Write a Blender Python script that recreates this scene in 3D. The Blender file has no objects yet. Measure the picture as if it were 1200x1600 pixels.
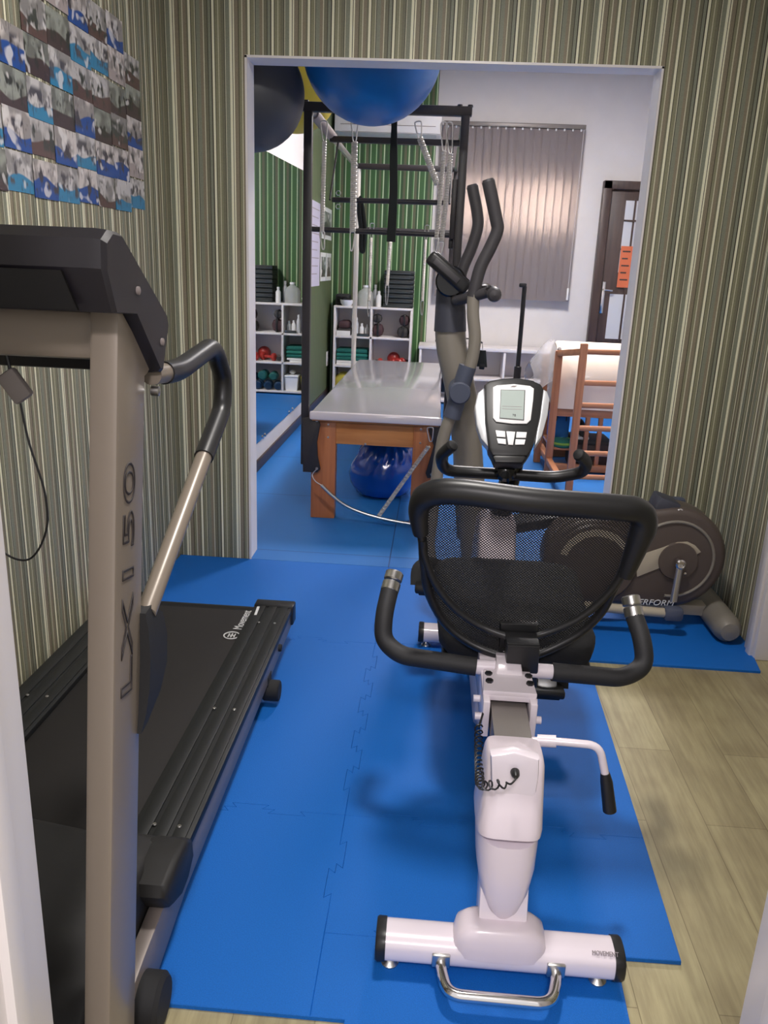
import bpy, bmesh, math, random
from mathutils import Vector, Matrix
random.seed(7)
C = bpy.context.scene.collection
SC = bpy.context.scene
R = math.radians

# ------------------------------------------------------------------ camera
CAMW = Matrix(((0.99701487, 0.06664999, 0.0389759),
               (0.05652952, -0.28629201, -0.95647337),
               (-0.05259045, 0.95582146, -0.28920508)))      # rows: room right / depth / up seen from the camera
F = 1262.0
H = 1.35
RT = Vector((0.99701487, 0.05652952, -0.05259045))
DP = Vector((0.06664999, -0.28629201, 0.95582146))
UP = Vector((0.0389759, -0.95647337, -0.28920508))
EYE = Vector((0, 0, H))
cam = bpy.data.cameras.new('camera')
cam.sensor_fit = 'VERTICAL'; cam.sensor_height = 36.0
cam.lens = F / 1600 * 36.0
cam.clip_start = 0.02; cam.clip_end = 60
camo = bpy.data.objects.new('camera', cam); C.objects.link(camo)
camo.matrix_world = Matrix(((RT[0], -RT[1], -RT[2], EYE[0]),
                            (DP[0], -DP[1], -DP[2], EYE[1]),
                            (UP[0], -UP[1], -UP[2], EYE[2]), (0, 0, 0, 1)))
SC.camera = camo

# ------------------------------------------------------------------ light
SC.view_settings.view_transform = 'Standard'
SC.view_settings.look = 'None'
SC.view_settings.gamma = 1.0
SC.view_settings.use_curve_mapping = False
SC.view_settings.exposure = 0.0
SC.cycles.use_denoising = True
SC.cycles.max_bounces = 8
SC.cycles.diffuse_bounces = 5
SC.cycles.glossy_bounces = 5
SC.cycles.transparent_max_bounces = 12
SC.cycles.sample_clamp_indirect = 6.0
w = bpy.data.worlds.new('world'); SC.world = w; w.use_nodes = True
w.node_tree.nodes['Background'].inputs[0].default_value = (1.0, 0.97, 0.98, 1)
w.node_tree.nodes['Background'].inputs[1].default_value = 0.9

def area(name, loc, size, power, col, aim=(0, 0, -1)):
    l = bpy.data.lights.new(name, 'AREA'); l.shape = 'RECTANGLE'
    l.size, l.size_y = size; l.energy = power; l.color = col
    o = bpy.data.objects.new(name, l); C.objects.link(o)
    o.location = loc
    o.rotation_euler = Vector(aim).to_track_quat('-Z', 'Y').to_euler()
    return o
area('ceiling_lamp_near', (0.06, 1.92, 2.66), (0.24, 0.24), 36, (1.0, 0.95, 0.90))
area('ceiling_lamp_far', (0.75, 6.3, 3.25), (0.5, 0.9), 150, (1.0, 0.94, 0.93))
area('hall_lamp', (0.0, -0.9, 2.5), (0.4, 0.4), 56, (1.0, 0.93, 0.94))
area('daylight_window', (0.68, 9.45, 2.05), (1.7, 0.9), 2600, (1.0, 0.95, 0.92), (0, -1, 0))

# ------------------------------------------------------------------ measuring: where a line of sight meets a plane of the room
def ray(px, py):
    c = Vector(((px - 600) / F, (py - 800) / F, 1.0))
    return Vector((RT.dot(c), DP.dot(c), UP.dot(c)))
def PZ(px, py, z):
    r = ray(px, py); return EYE + r * ((z - H) / r.z)
def PY(px, py, y):
    r = ray(px, py); return EYE + r * (y / r.y)
def PX(px, py, x):
    r = ray(px, py); return EYE + r * (x / r.x)
def PP(px, py, p, n):
    r = ray(px, py); n = Vector(n); return EYE + r * ((Vector(p) - EYE).dot(n) / r.dot(n))

# ------------------------------------------------------------------ materials
def lin(c):
    def f(v):
        v /= 255.0
        return v / 12.92 if v <= 0.04045 else ((v + 0.055) / 1.055) ** 2.4
    return (f(c[0]), f(c[1]), f(c[2]), 1.0)
def new_mat(name):
    m = bpy.data.materials.new(name); m.use_nodes = True
    nt = m.node_tree; return m, nt, nt.nodes['Principled BSDF']
def mat(name, rgb, rough=0.5, metal=0.0, noise=0.0, nscale=200.0, bump=0.0, trans=0.0, alpha=1.0, spec=None, coat=0.0):
    m, nt, b = new_mat(name)
    b.inputs['Base Color'].default_value = lin(rgb)
    b.inputs['Roughness'].default_value = rough
    b.inputs['Metallic'].default_value = metal
    if spec is not None: b.inputs['Specular IOR Level'].default_value = spec
    if coat: b.inputs['Coat Weight'].default_value = coat; b.inputs['Coat Roughness'].default_value = 0.12
    if trans: b.inputs['Transmission Weight'].default_value = trans
    b.inputs['Alpha'].default_value = alpha
    if noise or bump:
        tc = nt.nodes.new('ShaderNodeTexCoord'); n = nt.nodes.new('ShaderNodeTexNoise')
        n.inputs['Scale'].default_value = nscale; n.inputs['Detail'].default_value = 4
        nt.links.new(tc.outputs['Object'], n.inputs['Vector'])
        if noise:
            mx = nt.nodes.new('ShaderNodeMix'); mx.data_type = 'RGBA'
            a = lin(tuple(max(0, v * (1 - noise)) for v in rgb)); c = lin(tuple(min(255, v * (1 + noise)) for v in rgb))
            mx.inputs[6].default_value = a; mx.inputs[7].default_value = c
            nt.links.new(n.outputs['Fac'], mx.inputs[0]); nt.links.new(mx.outputs[2], b.inputs['Base Color'])
        if bump:
            bp = nt.nodes.new('ShaderNodeBump'); bp.inputs['Strength'].default_value = bump
            bp.inputs['Distance'].default_value = 0.002
            nt.links.new(n.outputs['Fac'], bp.inputs['Height']); nt.links.new(bp.outputs[0], b.inputs['Normal'])
    return m
def stripes(name, axis, period, stops, rough=0.55, scale=1.0):
    """vertical wallpaper stripes along one room axis: stops = [(position 0..1, rgb)]"""
    m, nt, b = new_mat(name)
    N = nt.nodes; L = nt.links
    tc = N.new('ShaderNodeTexCoord'); sp = N.new('ShaderNodeSeparateXYZ'); L.new(tc.outputs['Object'], sp.inputs[0])
    d = N.new('ShaderNodeMath'); d.operation = 'DIVIDE'; d.inputs[1].default_value = period
    L.new(sp.outputs[axis], d.inputs[0])
    fr = N.new('ShaderNodeMath'); fr.operation = 'FRACT'; L.new(d.outputs[0], fr.inputs[0])
    r = N.new('ShaderNodeValToRGB'); r.color_ramp.interpolation = 'CONSTANT'
    e = r.color_ramp.elements
    while len(e) < len(stops): e.new(0.5)
    for el, (p, c) in zip(e, stops): el.position = p; el.color = lin(c)
    L.new(fr.outputs[0], r.inputs[0])
    n = N.new('ShaderNodeTexNoise'); n.inputs['Scale'].default_value = 300; L.new(tc.outputs['Object'], n.inputs['Vector'])
    mx = N.new('ShaderNodeMix'); mx.data_type = 'RGBA'; mx.blend_type = 'OVERLAY'; mx.inputs[0].default_value = 0.25
    L.new(r.outputs[0], mx.inputs[6]); L.new(n.outputs['Fac'], mx.inputs[7]); L.new(mx.outputs[2], b.inputs['Base Color'])
    b.inputs['Roughness'].default_value = rough
    return m
OL = (136, 134, 108); OG = (132, 135, 118); BR = (138, 128, 108); CR = (234, 231, 204); DK = (58, 54, 43); PL = (206, 203, 178); O2 = (118, 116, 96)
seq = [(0.0, CR), (0.036, DK), (0.048, OL), (0.10, PL), (0.113, OL), (0.15, O2), (0.20, DK), (0.212, PL), (0.224, OG), (0.296, CR),
       (0.338, DK), (0.350, CR), (0.372, BR), (0.44, DK), (0.452, OL), (0.50, PL), (0.514, BR), (0.57, O2), (0.60, CR), (0.638, DK),
       (0.652, OL), (0.71, PL), (0.722, DK), (0.734, OG), (0.80, BR), (0.85, PL), (0.866, O2), (0.92, DK), (0.932, OG), (0.98, DK)]
WP_X = stripes('olive_wallpaper_x', 0, 0.24, seq)
WP_Y = stripes('olive_wallpaper_y', 1, 0.24, seq)
G1 = (50, 92, 44); G2 = (40, 74, 38); LG = (148, 182, 132); WG = (176, 196, 158); BG = (84, 88, 62)
gseq = [(0.0, G1), (0.16, LG), (0.20, G2), (0.30, BG), (0.40, G1), (0.47, WG), (0.52, G2), (0.66, G1), (0.72, LG), (0.75, BG), (0.86, G2), (0.93, WG), (0.965, G1)]
GP_X = stripes('green_wallpaper_x', 0, 0.255, gseq)
ogs = [(0.0, (84, 100, 66)), (0.16, (112, 124, 88)), (0.22, (74, 88, 56)), (0.40, (96, 104, 74)), (0.47, (120, 128, 96)), (0.52, (78, 94, 60)), (0.72, (112, 122, 86)), (0.76, (88, 92, 66)), (0.93, (116, 124, 92)), (0.965, (80, 96, 62))]
GP_Y = stripes('green_wallpaper_y', 1, 0.2, ogs)
WHITE = mat('white_paint', (218, 214, 212), 0.65, noise=0.02, nscale=8)
CEIL = mat('ceiling_paint', (226, 224, 222), 0.8)
JAMB = mat('opening_paint', (244, 240, 241), 0.6)
TRIM = mat('white_trim', (232, 226, 226), 0.35)
MAT = mat('blue_foam', (12, 98, 184), 0.62, noise=0.16, nscale=420, bump=0.35, spec=0.3)
def tiles(name):
    m, nt, b = new_mat(name); N = nt.nodes; L = nt.links
    tc = N.new('ShaderNodeTexCoord'); n = N.new('ShaderNodeTexNoise'); n.inputs['Scale'].default_value = 420; n.inputs['Detail'].default_value = 4
    L.new(tc.outputs['Object'], n.inputs['Vector'])
    k = N.new('ShaderNodeTexBrick'); k.offset = 0.0
    k.inputs['Color1'].default_value = lin((24, 104, 180)); k.inputs['Color2'].default_value = lin((28, 110, 184)); k.inputs['Mortar'].default_value = lin((12, 62, 120))
    k.inputs['Scale'].default_value = 1.0; k.inputs['Mortar Size'].default_value = 0.003; k.inputs['Brick Width'].default_value = 1.0; k.inputs['Row Height'].default_value = 1.0
    mp = N.new('ShaderNodeMapping'); mp.inputs['Location'].default_value = (0.165, 0.29, 0); L.new(tc.outputs['Object'], mp.inputs[0]); L.new(mp.outputs[0], k.inputs['Vector'])
    mx = N.new('ShaderNodeMix'); mx.data_type = 'RGBA'; mx.blend_type = 'OVERLAY'; mx.inputs[0].default_value = 0.3
    L.new(k.outputs[0], mx.inputs[6]); L.new(n.outputs['Fac'], mx.inputs[7]); L.new(mx.outputs[2], b.inputs['Base Color'])
    b.inputs['Roughness'].default_value = 0.55; return m
TILES = tiles('blue_foam_tiles')
def planks():
    m, nt, b = new_mat('vinyl_planks'); N = nt.nodes; L = nt.links
    tc = N.new('ShaderNodeTexCoord'); mp = N.new('ShaderNodeMapping'); mp.inputs['Rotation'].default_value = (0, 0, R(90)); L.new(tc.outputs['Object'], mp.inputs[0])
    k = N.new('ShaderNodeTexBrick'); k.offset = 0.37; k.offset_frequency = 2
    k.inputs['Color1'].default_value = lin((166, 158, 124)); k.inputs['Color2'].default_value = lin((150, 141, 109)); k.inputs['Mortar'].default_value = lin((126, 117, 88))
    k.inputs['Scale'].default_value = 1.0; k.inputs['Mortar Size'].default_value = 0.0012; k.inputs['Brick Width'].default_value = 0.92; k.inputs['Row Height'].default_value = 0.155
    k.inputs['Bias'].default_value = -0.1
    L.new(mp.outputs[0], k.inputs['Vector'])
    m2 = N.new('ShaderNodeMapping'); m2.inputs['Scale'].default_value = (28, 2.2, 1); L.new(tc.outputs['Object'], m2.inputs[0])
    n = N.new('ShaderNodeTexNoise'); n.inputs['Scale'].default_value = 1.6; n.inputs['Detail'].default_value = 7; n.inputs['Roughness'].default_value = 0.65; L.new(m2.outputs[0], n.inputs['Vector'])
    cr = N.new('ShaderNodeValToRGB'); cr.color_ramp.elements[0].position = 0.36; cr.color_ramp.elements[0].color = (0.36, 0.33, 0.29, 1); cr.color_ramp.elements[1].position = 0.62; cr.color_ramp.elements[1].color = (0.62, 0.60, 0.56, 1)
    L.new(n.outputs['Fac'], cr.inputs[0])
    mx = N.new('ShaderNodeMix'); mx.data_type = 'RGBA'; mx.blend_type = 'OVERLAY'; mx.inputs[0].default_value = 0.62
    L.new(k.outputs[0], mx.inputs[6]); L.new(cr.outputs[0], mx.inputs[7]); L.new(mx.outputs[2], b.inputs['Base Color'])
    n3 = N.new('ShaderNodeTexNoise'); n3.inputs['Scale'].default_value = 3.2; n3.inputs['Detail'].default_value = 3; L.new(tc.outputs['Object'], n3.inputs['Vector'])
    c3 = N.new('ShaderNodeValToRGB'); c3.color_ramp.elements[0].position = 0.34; c3.color_ramp.elements[0].color = (0.66, 0.62, 0.60, 1); c3.color_ramp.elements[1].position = 0.56; c3.color_ramp.elements[1].color = (1, 1, 1, 1); L.new(n3.outputs['Fac'], c3.inputs[0])
    m3 = N.new('ShaderNodeMix'); m3.data_type = 'RGBA'; m3.blend_type = 'MULTIPLY'; m3.inputs[0].default_value = 0.8
    L.new(mx.outputs[2], m3.inputs[6]); L.new(c3.outputs[0], m3.inputs[7]); L.new(m3.outputs[2], b.inputs['Base Color'])
    b.inputs['Roughness'].default_value = 0.42; return m
PLANK = planks()
def wood(name, c1, c2, axis=2, rough=0.4):
    m, nt, b = new_mat(name); N = nt.nodes; L = nt.links
    tc = N.new('ShaderNodeTexCoord'); mp = N.new('ShaderNodeMapping')
    s = [30.0, 30.0, 30.0]; s[axis] = 2.0; mp.inputs['Scale'].default_value = s; L.new(tc.outputs['Object'], mp.inputs[0])
    n = N.new('ShaderNodeTexNoise'); n.inputs['Scale'].default_value = 1.0; n.inputs['Detail'].default_value = 6; n.inputs['Distortion'].default_value = 0.6; L.new(mp.outputs[0], n.inputs['Vector'])
    cr = N.new('ShaderNodeValToRGB'); cr.color_ramp.elements[0].position = 0.3; cr.color_ramp.elements[0].color = lin(c1); cr.color_ramp.elements[1].position = 0.7; cr.color_ramp.elements[1].color = lin(c2)
    L.new(n.outputs['Fac'], cr.inputs[0]); L.new(cr.outputs[0], b.inputs['Base Color'])
    b.inputs['Roughness'].default_value = rough; return m
ORW_X = wood('orange_wood_x', (172, 104, 52), (204, 138, 78), 0)
ORW_Z = wood('orange_wood_z', (156, 90, 52), (188, 116, 70), 2)
BRW_Z = wood('brown_wood_z', (158, 98, 66), (190, 128, 92), 2)
BRW_X = wood('brown_wood_x', (172, 110, 74), (200, 138, 98), 0)
DKW = wood('dark_wood', (54, 40, 36), (74, 56, 50), 2)
BLACK = mat('black_plastic', (30, 30, 32), 0.38)
BLACKM = mat('black_matte', (26, 26, 28), 0.7, noise=0.12, nscale=300)
FOAM = mat('black_foam_grip', (34, 34, 37), 0.6, bump=0.25, nscale=600)
RUB = mat('black_rubber', (28, 28, 30), 0.75)
GLOSSK = mat('gloss_black', (16, 16, 20), 0.16)
FABK = mat('black_seat_fabric', (20, 20, 22), 0.85, noise=0.2, nscale=500, bump=0.4)
BIKEW = mat('white_bike_paint', (232, 222, 230), 0.22, coat=0.4)
BIKEW2 = mat('pearl_white_plastic', (226, 214, 222), 0.28, coat=0.3)
CHROME = mat('chrome', (225, 222, 220), 0.12, 1.0)
STEEL = mat('brushed_steel', (200, 198, 196), 0.28, 1.0)
ALU = mat('grey_rail', (120, 114, 110), 0.4, 0.3)
SILV = mat('silver_plastic', (202, 204, 208), 0.3, 0.35)
TAUPE = mat('taupe_paint', (134, 123, 111), 0.35, 0.15, coat=0.2)
TAUPED = mat('champagne_grey', (132, 122, 117), 0.4, 0.2)
ELL = mat('elliptical_taupe', (134, 128, 119), 0.4, 0.1)
ELLD = mat('elliptical_dark_taupe', (86, 76, 72), 0.38, 0.1)
ELLB = mat('elliptical_slate', (74, 80, 98), 0.5)
ELLC = mat('elliptical_cream', (172, 162, 144), 0.4)
CHAR = mat('charcoal_grip', (58, 56, 60), 0.5)
SLATE = mat('slate_sleeve', (58, 60, 72), 0.5)
BELT = mat('treadmill_belt', (30, 27, 26), 0.75, noise=0.12, nscale=700)
DECK = mat('deck_black', (22, 24, 25), 0.5)
HOOD = mat('hood_dark', (28, 27, 27), 0.6, noise=0.08, nscale=200)
CONS = mat('console_dark', (28, 25, 31), 0.42)
CONS2 = mat('console_recess', (12, 11, 13), 0.4)
PRNT = mat('print_dark', (52, 46, 46), 0.6)
PRNTW = mat('print_white', (225, 225, 225), 0.6)
PRNTG = mat('print_grey', (150, 140, 145), 0.6)
LCD = mat('lcd_glass', (168, 180, 176), 0.45, spec=0.15)
BTN = mat('button_white', (238, 238, 240), 0.4)
GRYP = mat('grey_plastic', (132, 122, 120), 0.5)
VINYL = mat('grey_vinyl', (150, 148, 152), 0.16, bump=0.15, nscale=30, coat=0.5)
VINYLW = mat('clear_cover_edge', (212, 204, 208), 0.2, coat=0.5)
CREAM = mat('cream_vinyl', (240, 224, 206), 0.4, coat=0.2)
BALLB = mat('blue_ball_vinyl', (22, 104, 178), 0.34, noise=0.2, nscale=5)
BALLK = mat('black_ball_vinyl', (66, 68, 74), 0.45, noise=0.12, nscale=4)
BALLY = mat('yellow_ball_vinyl', (206, 186, 52), 0.4)
BALLG = mat('blue_gloss_rubber', (10, 74, 168), 0.14, coat=0.4)
CAGE = mat('cage_black', (38, 34, 36), 0.45)
SPRING = mat('spring_steel', (212, 207, 198), 0.45, 0.35)
STRAP = mat('black_strap', (26, 30, 28), 0.85)
SHELFW = mat('white_laminate', (222, 216, 214), 0.45)
MIRR = mat('mirror_glass', (232, 236, 234), 0.015, 1.0)
PAPER = mat('paper_lilac', (196, 190, 206), 0.7)
PAPERW = mat('paper_white', (222, 222, 220), 0.7)
ORANGE = mat('orange_paper', (206, 108, 70), 0.7)
BLUEF = mat('blue_fabric', (28, 92, 150), 0.8)
GREENF = mat('lime_green', (110, 150, 60), 0.7)
TEAL = mat('teal_towel', (20, 92, 84), 0.9, noise=0.15, nscale=120)
TEAL2 = mat('teal_light_towel', (34, 112, 100), 0.9, noise=0.15, nscale=120)
NAVYR = mat('navy_vinyl', (22, 48, 74), 0.3)
TEALR = mat('teal_vinyl', (30, 88, 84), 0.35)
REDV = mat('red_vinyl', (160, 46, 40), 0.35)
MAROON = mat('maroon_pack', (66, 42, 46), 0.75)
GREYPK = mat('dark_grey_pack', (52, 50, 50), 0.75)
YELP = mat('yellow_plastic', (170, 160, 60), 0.5)
BLUEP = mat('light_blue_bag', (60, 110, 170), 0.5)
CLEAR = mat('clear_plastic', (214, 216, 214), 0.15, alpha=0.45)
WRAP = mat('cloudy_plastic_wrap', (190, 186, 186), 0.25, alpha=0.5, bump=0.6, nscale=40)
ACW = mat('air_con_white', (222, 220, 220), 0.4)
FROST = mat('frosted_glass', (206, 208, 212), 0.5)
STEPK = mat('step_black', (26, 32, 32), 0.6)
STEPG = mat('step_edge_grey', (58, 66, 68), 0.6)
KEYG = mat('key_grey', (142, 134, 132), 0.5)
def blind_mat():
    m, nt, b = new_mat('blind_fabric'); N = nt.nodes; L = nt.links
    b.inputs['Base Color'].default_value = lin((160, 154, 155)); b.inputs['Roughness'].default_value = 0.8
    t = N.new('ShaderNodeBsdfTranslucent'); t.inputs[0].default_value = lin((206, 192, 184))
    mx = N.new('ShaderNodeMixShader'); mx.inputs[0].default_value = 0.5
    L.new(b.outputs[0], mx.inputs[1]); L.new(t.outputs[0], mx.inputs[2]); L.new(mx.outputs[0], N['Material Output'].inputs[0]); return m
BLIND = blind_mat()
def mesh_mat():
    m, nt, b = new_mat('black_mesh_fabric'); N = nt.nodes; L = nt.links
    b.inputs['Base Color'].default_value = lin((30, 30, 33)); b.inputs['Roughness'].default_value = 0.6
    tc = N.new('ShaderNodeTexCoord'); mp = N.new('ShaderNodeMapping'); mp.inputs['Rotation'].default_value = (0, R(45), 0); mp.inputs['Scale'].default_value = (190, 190, 190)
    L.new(tc.outputs['Object'], mp.inputs[0]); sp = N.new('ShaderNodeSeparateXYZ'); L.new(mp.outputs[0], sp.inputs[0])
    outs = []
    for ax in (0, 2):
        fr = N.new('ShaderNodeMath'); fr.operation = 'FRACT'; L.new(sp.outputs[ax], fr.inputs[0])
        s = N.new('ShaderNodeMath'); s.operation = 'SUBTRACT'; s.inputs[1].default_value = 0.5; L.new(fr.outputs[0], s.inputs[0])
        p = N.new('ShaderNodeMath'); p.operation = 'POWER'; p.inputs[1].default_value = 2; L.new(s.outputs[0], p.inputs[0]); outs.append(p)
    a = N.new('ShaderNodeMath'); a.operation = 'ADD'; L.new(outs[0].outputs[0], a.inputs[0]); L.new(outs[1].outputs[0], a.inputs[1])
    g = N.new('ShaderNodeMath'); g.operation = 'GREATER_THAN'; g.inputs[1].default_value = 0.098; L.new(a.outputs[0], g.inputs[0])
    L.new(g.outputs[0], b.inputs['Alpha']); return m
MESHF = mesh_mat()
def photo_mat(name, floor, wallc, blob, seed):
    m, nt, b = new_mat(name); N = nt.nodes; L = nt.links
    tc = N.new('ShaderNodeTexCoord'); oi = N.new('ShaderNodeObjectInfo')
    def math_(op, a, c=None, d=None):
        n = N.new('ShaderNodeMath'); n.operation = op
        for i, v in enumerate((a, c, d)):
            if v is None: continue
            if isinstance(v, (int, float)): n.inputs[i].default_value = v
            else: L.new(v, n.inputs[i])
        return n.outputs[0]
    rv = math_('MULTIPLY', oi.outputs['Random'], 53.0)
    sp = N.new('ShaderNodeSeparateXYZ'); L.new(tc.outputs['Generated'], sp.inputs[0]); u = sp.outputs[1]; v = sp.outputs[2]
    def noise(su, sv, off, det, rough=0.5):
        cb = N.new('ShaderNodeCombineXYZ'); L.new(math_('MULTIPLY', u, su), cb.inputs[0]); L.new(math_('MULTIPLY', v, sv), cb.inputs[1]); L.new(math_('ADD', rv, off), cb.inputs[2])
        n = N.new('ShaderNodeTexNoise'); n.inputs['Scale'].default_value = 1.0; n.inputs['Detail'].default_value = det; n.inputs['Roughness'].default_value = rough; L.new(cb.outputs[0], n.inputs['Vector']); return n.outputs['Fac']
    def mixc(f, a, c):
        x = N.new('ShaderNodeMix'); x.data_type = 'RGBA'; L.new(f, x.inputs[0])
        for k, q in ((6, a), (7, c)):
            if isinstance(q, tuple): x.inputs[k].default_value = lin(q)
            else: L.new(q, x.inputs[k])
        return x.outputs[2]
    def step(x, lo, hi):
        r = N.new('ShaderNodeMapRange'); r.interpolation_type = 'SMOOTHSTEP'; r.inputs[1].default_value = lo; r.inputs[2].default_value = hi; L.new(x, r.inputs[0]); return r.outputs[0]
    hor = math_('ADD', v, math_('MULTIPLY', math_('SUBTRACT', noise(1.2, 0.2, seed, 0), 0.5), 0.7))
    wall2 = tuple(int(c * 0.72) for c in wallc)
    wcol = mixc(step(noise(2.6, 1.6, seed + 3, 1), 0.42, 0.58), wallc, wall2)
    base = mixc(step(hor, 0.36, 0.42), floor, wcol)
    fig = math_('MULTIPLY', step(noise(4.6, 2.0, seed + 9, 2, 0.5), 0.50, 0.62), math_('MULTIPLY', step(v, 0.10, 0.25), math_('SUBTRACT', 1.0, step(v, 0.70, 0.88))))
    c1 = mixc(fig, base, blob)
    thin = step(noise(16.0, 2.0, seed + 15, 2), 0.62, 0.66)
    c2 = mixc(math_('MULTIPLY', thin, 0.55), c1, (44, 42, 44))
    pale = math_('MULTIPLY', step(noise(3.2, 2.0, seed + 21, 1), 0.62, 0.70), 0.7)
    c3 = mixc(pale, c2, (226, 222, 222))
    L.new(c3, b.inputs['Base Color']); b.inputs['Roughness'].default_value = 0.3; return m
PH = [photo_mat('photo_grey_gym', (92, 70, 68), (188, 184, 184), (62, 66, 64), 0.3),
      photo_mat('photo_blue_floor', (30, 76, 150), (206, 198, 196), (66, 62, 72), 2.1),
      photo_mat('photo_dark_room', (70, 56, 58), (150, 154, 146), (48, 50, 46), 4.7),
      photo_mat('photo_pale_wall', (170, 158, 158), (214, 204, 202), (82, 80, 82), 6.2),
      photo_mat('photo_light_blue', (52, 130, 172), (200, 196, 196), (78, 76, 84), 8.8)]

# ------------------------------------------------------------------ mesh helpers
class MB:
    def __init__(s): s.v = []; s.f = []; s.m = []
    def add(s, vs, fs, mi=0):
        o = len(s.v); s.v += [Vector(p) for p in vs]
        for f in fs: s.f.append([i + o for i in f]); s.m.append(mi)
        return s
    def box(s, c, size, bev=0.0, M=None, mi=0, seg=2):
        bm = bmesh.new(); bmesh.ops.create_cube(bm, size=1.0)
        for v in bm.verts: v.co = Vector((v.co.x * size[0], v.co.y * size[1], v.co.z * size[2]))
        if bev: bmesh.ops.bevel(bm, geom=list(bm.edges), offset=min(bev, min(size) * 0.49), segments=seg, affect='EDGES', profile=0.5)
        bm.verts.index_update(); c = Vector(c)
        vs = [(M @ v.co if M else v.co) + c for v in bm.verts]
        s.add(vs, [[v.index for v in f.verts] for f in bm.faces], mi); bm.free(); return s
    def span(s, x0, x1, y0, y1, z0, z1, bev=0.0, mi=0):
        return s.box(((x0 + x1) / 2, (y0 + y1) / 2, (z0 + z1) / 2), (abs(x1 - x0), abs(y1 - y0), abs(z1 - z0)), bev, None, mi)
    def loft(s, secs, caps=True, closed=False, mi=0):
        n = len(secs[0]); vs = [p for q in secs for p in q]; fs = []
        k = len(secs)
        for i in range(k if closed else k - 1):
            a = i * n; b = ((i + 1) % k) * n
            for j in range(n): fs.append([a + j, a + (j + 1) % n, b + (j + 1) % n, b + j])
        if caps and not closed: fs.append(list(range(n))[::-1]); fs.append([(k - 1) * n + j for j in range(n)])
        return s.add(vs, fs, mi)
    def tube(s, pts, r, n=12, closed=False, caps=True, ry=None, up=None, mi=0):
        pts = [Vector(p) for p in pts]; k = len(pts); secs = []
        rr = r if isinstance(r, (list, tuple)) else [r] * k
        def tan(i):
            if closed: return (pts[(i + 1) % k] - pts[i - 1]).normalized()
            a = pts[max(i - 1, 0)]; b = pts[min(i + 1, k - 1)]; return (b - a).normalized()
        t0 = tan(0); u = Vector(up) if up else (Vector((0, 0, 1)) if abs(t0.z) < 0.9 else Vector((0, 1, 0)))
        u = (u - t0 * u.dot(t0)).normalized(); prev = t0
        for i in range(k):
            t = tan(i); q = prev.rotation_difference(t); u = q @ u; u = (u - t * u.dot(t)).normalized(); prev = t
            w_ = t.cross(u); r1 = rr[i]; r2 = r1 if ry is None else ry * (r1 / rr[0])
            secs.append([pts[i] + u * (r1 * math.cos(a)) + w_ * (r2 * math.sin(a)) for a in [2 * math.pi * j / n for j in range(n)]])
        return s.loft(secs, caps, closed, mi)
    def lathe(s, prof, n=24, M=None, mi=0):
        M = M or Matrix.Identity(4); secs = []
        for (r, z) in prof:
            r = max(r, 1e-4); secs.append([M @ Vector((r * math.cos(2 * math.pi * j / n), r * math.sin(2 * math.pi * j / n), z)) for j in range(n)])
        return s.loft(secs, True, False, mi)
    def ball(s, c, r, n=24, sz=1.0, mi=0):
        k = max(6, n // 2)
        return s.lathe([(r * math.sin(math.pi * i / k), -r * sz * math.cos(math.pi * i / k)) for i in range(k + 1)], n, Matrix.Translation(Vector(c)), mi)
    def prism(s, poly, vec, bev=0.0, mi=0, seg=2):
        """planar polygon of 3-D points pushed along vec"""
        vec = Vector(vec); bm = bmesh.new()
        a = [bm.verts.new(Vector(p)) for p in poly]; b = [bm.verts.new(Vector(p) + vec) for p in poly]; n = len(poly)
        bm.faces.new(a[::-1]); bm.faces.new(b)
        for i in range(n): bm.faces.new([a[i], a[(i + 1) % n], b[(i + 1) % n], b[i]])
        bmesh.ops.recalc_face_normals(bm, faces=bm.faces)
        if bev:
            es = [e for e in bm.edges if (e.verts[0] in a) == (e.verts[1] in a)]
            bmesh.ops.bevel(bm, geom=es, offset=bev, segments=seg, affect='EDGES', profile=0.5)
        bm.verts.index_update(); s.add([v.co.copy() for v in bm.verts], [[v.index for v in f.verts] for f in bm.faces], mi); bm.free(); return s
    def build(s, name, m, parent=None, angle=38, solid=0.0):
        org = parent_loc(parent)
        me = bpy.data.meshes.new(name); me.from_pydata([p - org for p in s.v], [], s.f)
        for x in (m if isinstance(m, (list, tuple)) else [m]): me.materials.append(x)
        me.polygons.foreach_set('material_index', s.m)
        bm = bmesh.new(); bm.from_mesh(me); bmesh.ops.recalc_face_normals(bm, faces=bm.faces); bm.to_mesh(me); bm.free()
        me.polygons.foreach_set('use_smooth', [True] * len(me.polygons)); me.set_sharp_from_angle(angle=R(angle)); me.update()
        o = bpy.data.objects.new(name, me); C.objects.link(o)
        if parent: o.parent = parent
        return o
def parent_loc(p):
    v = Vector((0, 0, 0))
    while p is not None: v += Vector(p.location); p = p.parent
    return v
def tag(o, label=None, cat=None, group=None, kind=None):
    if label: o['label'] = label
    if cat: o['category'] = cat
    if group: o['group'] = group
    if kind: o['kind'] = kind
    return o
def thing(name, label, cat, loc=(0, 0, 0), group=None):
    o = bpy.data.objects.new(name, None); C.objects.link(o); o.location = loc; o.empty_display_size = 0.05
    return tag(o, label, cat, group)
def struct(o): o['kind'] = 'structure'; return o
def dup(root, loc, label=None, rotz=0.0, group=None):
    r = root.copy(); C.objects.link(r); r.location = loc; r.rotation_euler = (0, 0, rotz)
    if label: r['label'] = label
    if group: r['group'] = group
    for ch in list(root.children):
        c = ch.copy(); C.objects.link(c); c.parent = r
        for g in list(ch.children):
            d = g.copy(); C.objects.link(d); d.parent = c
    return r
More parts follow.
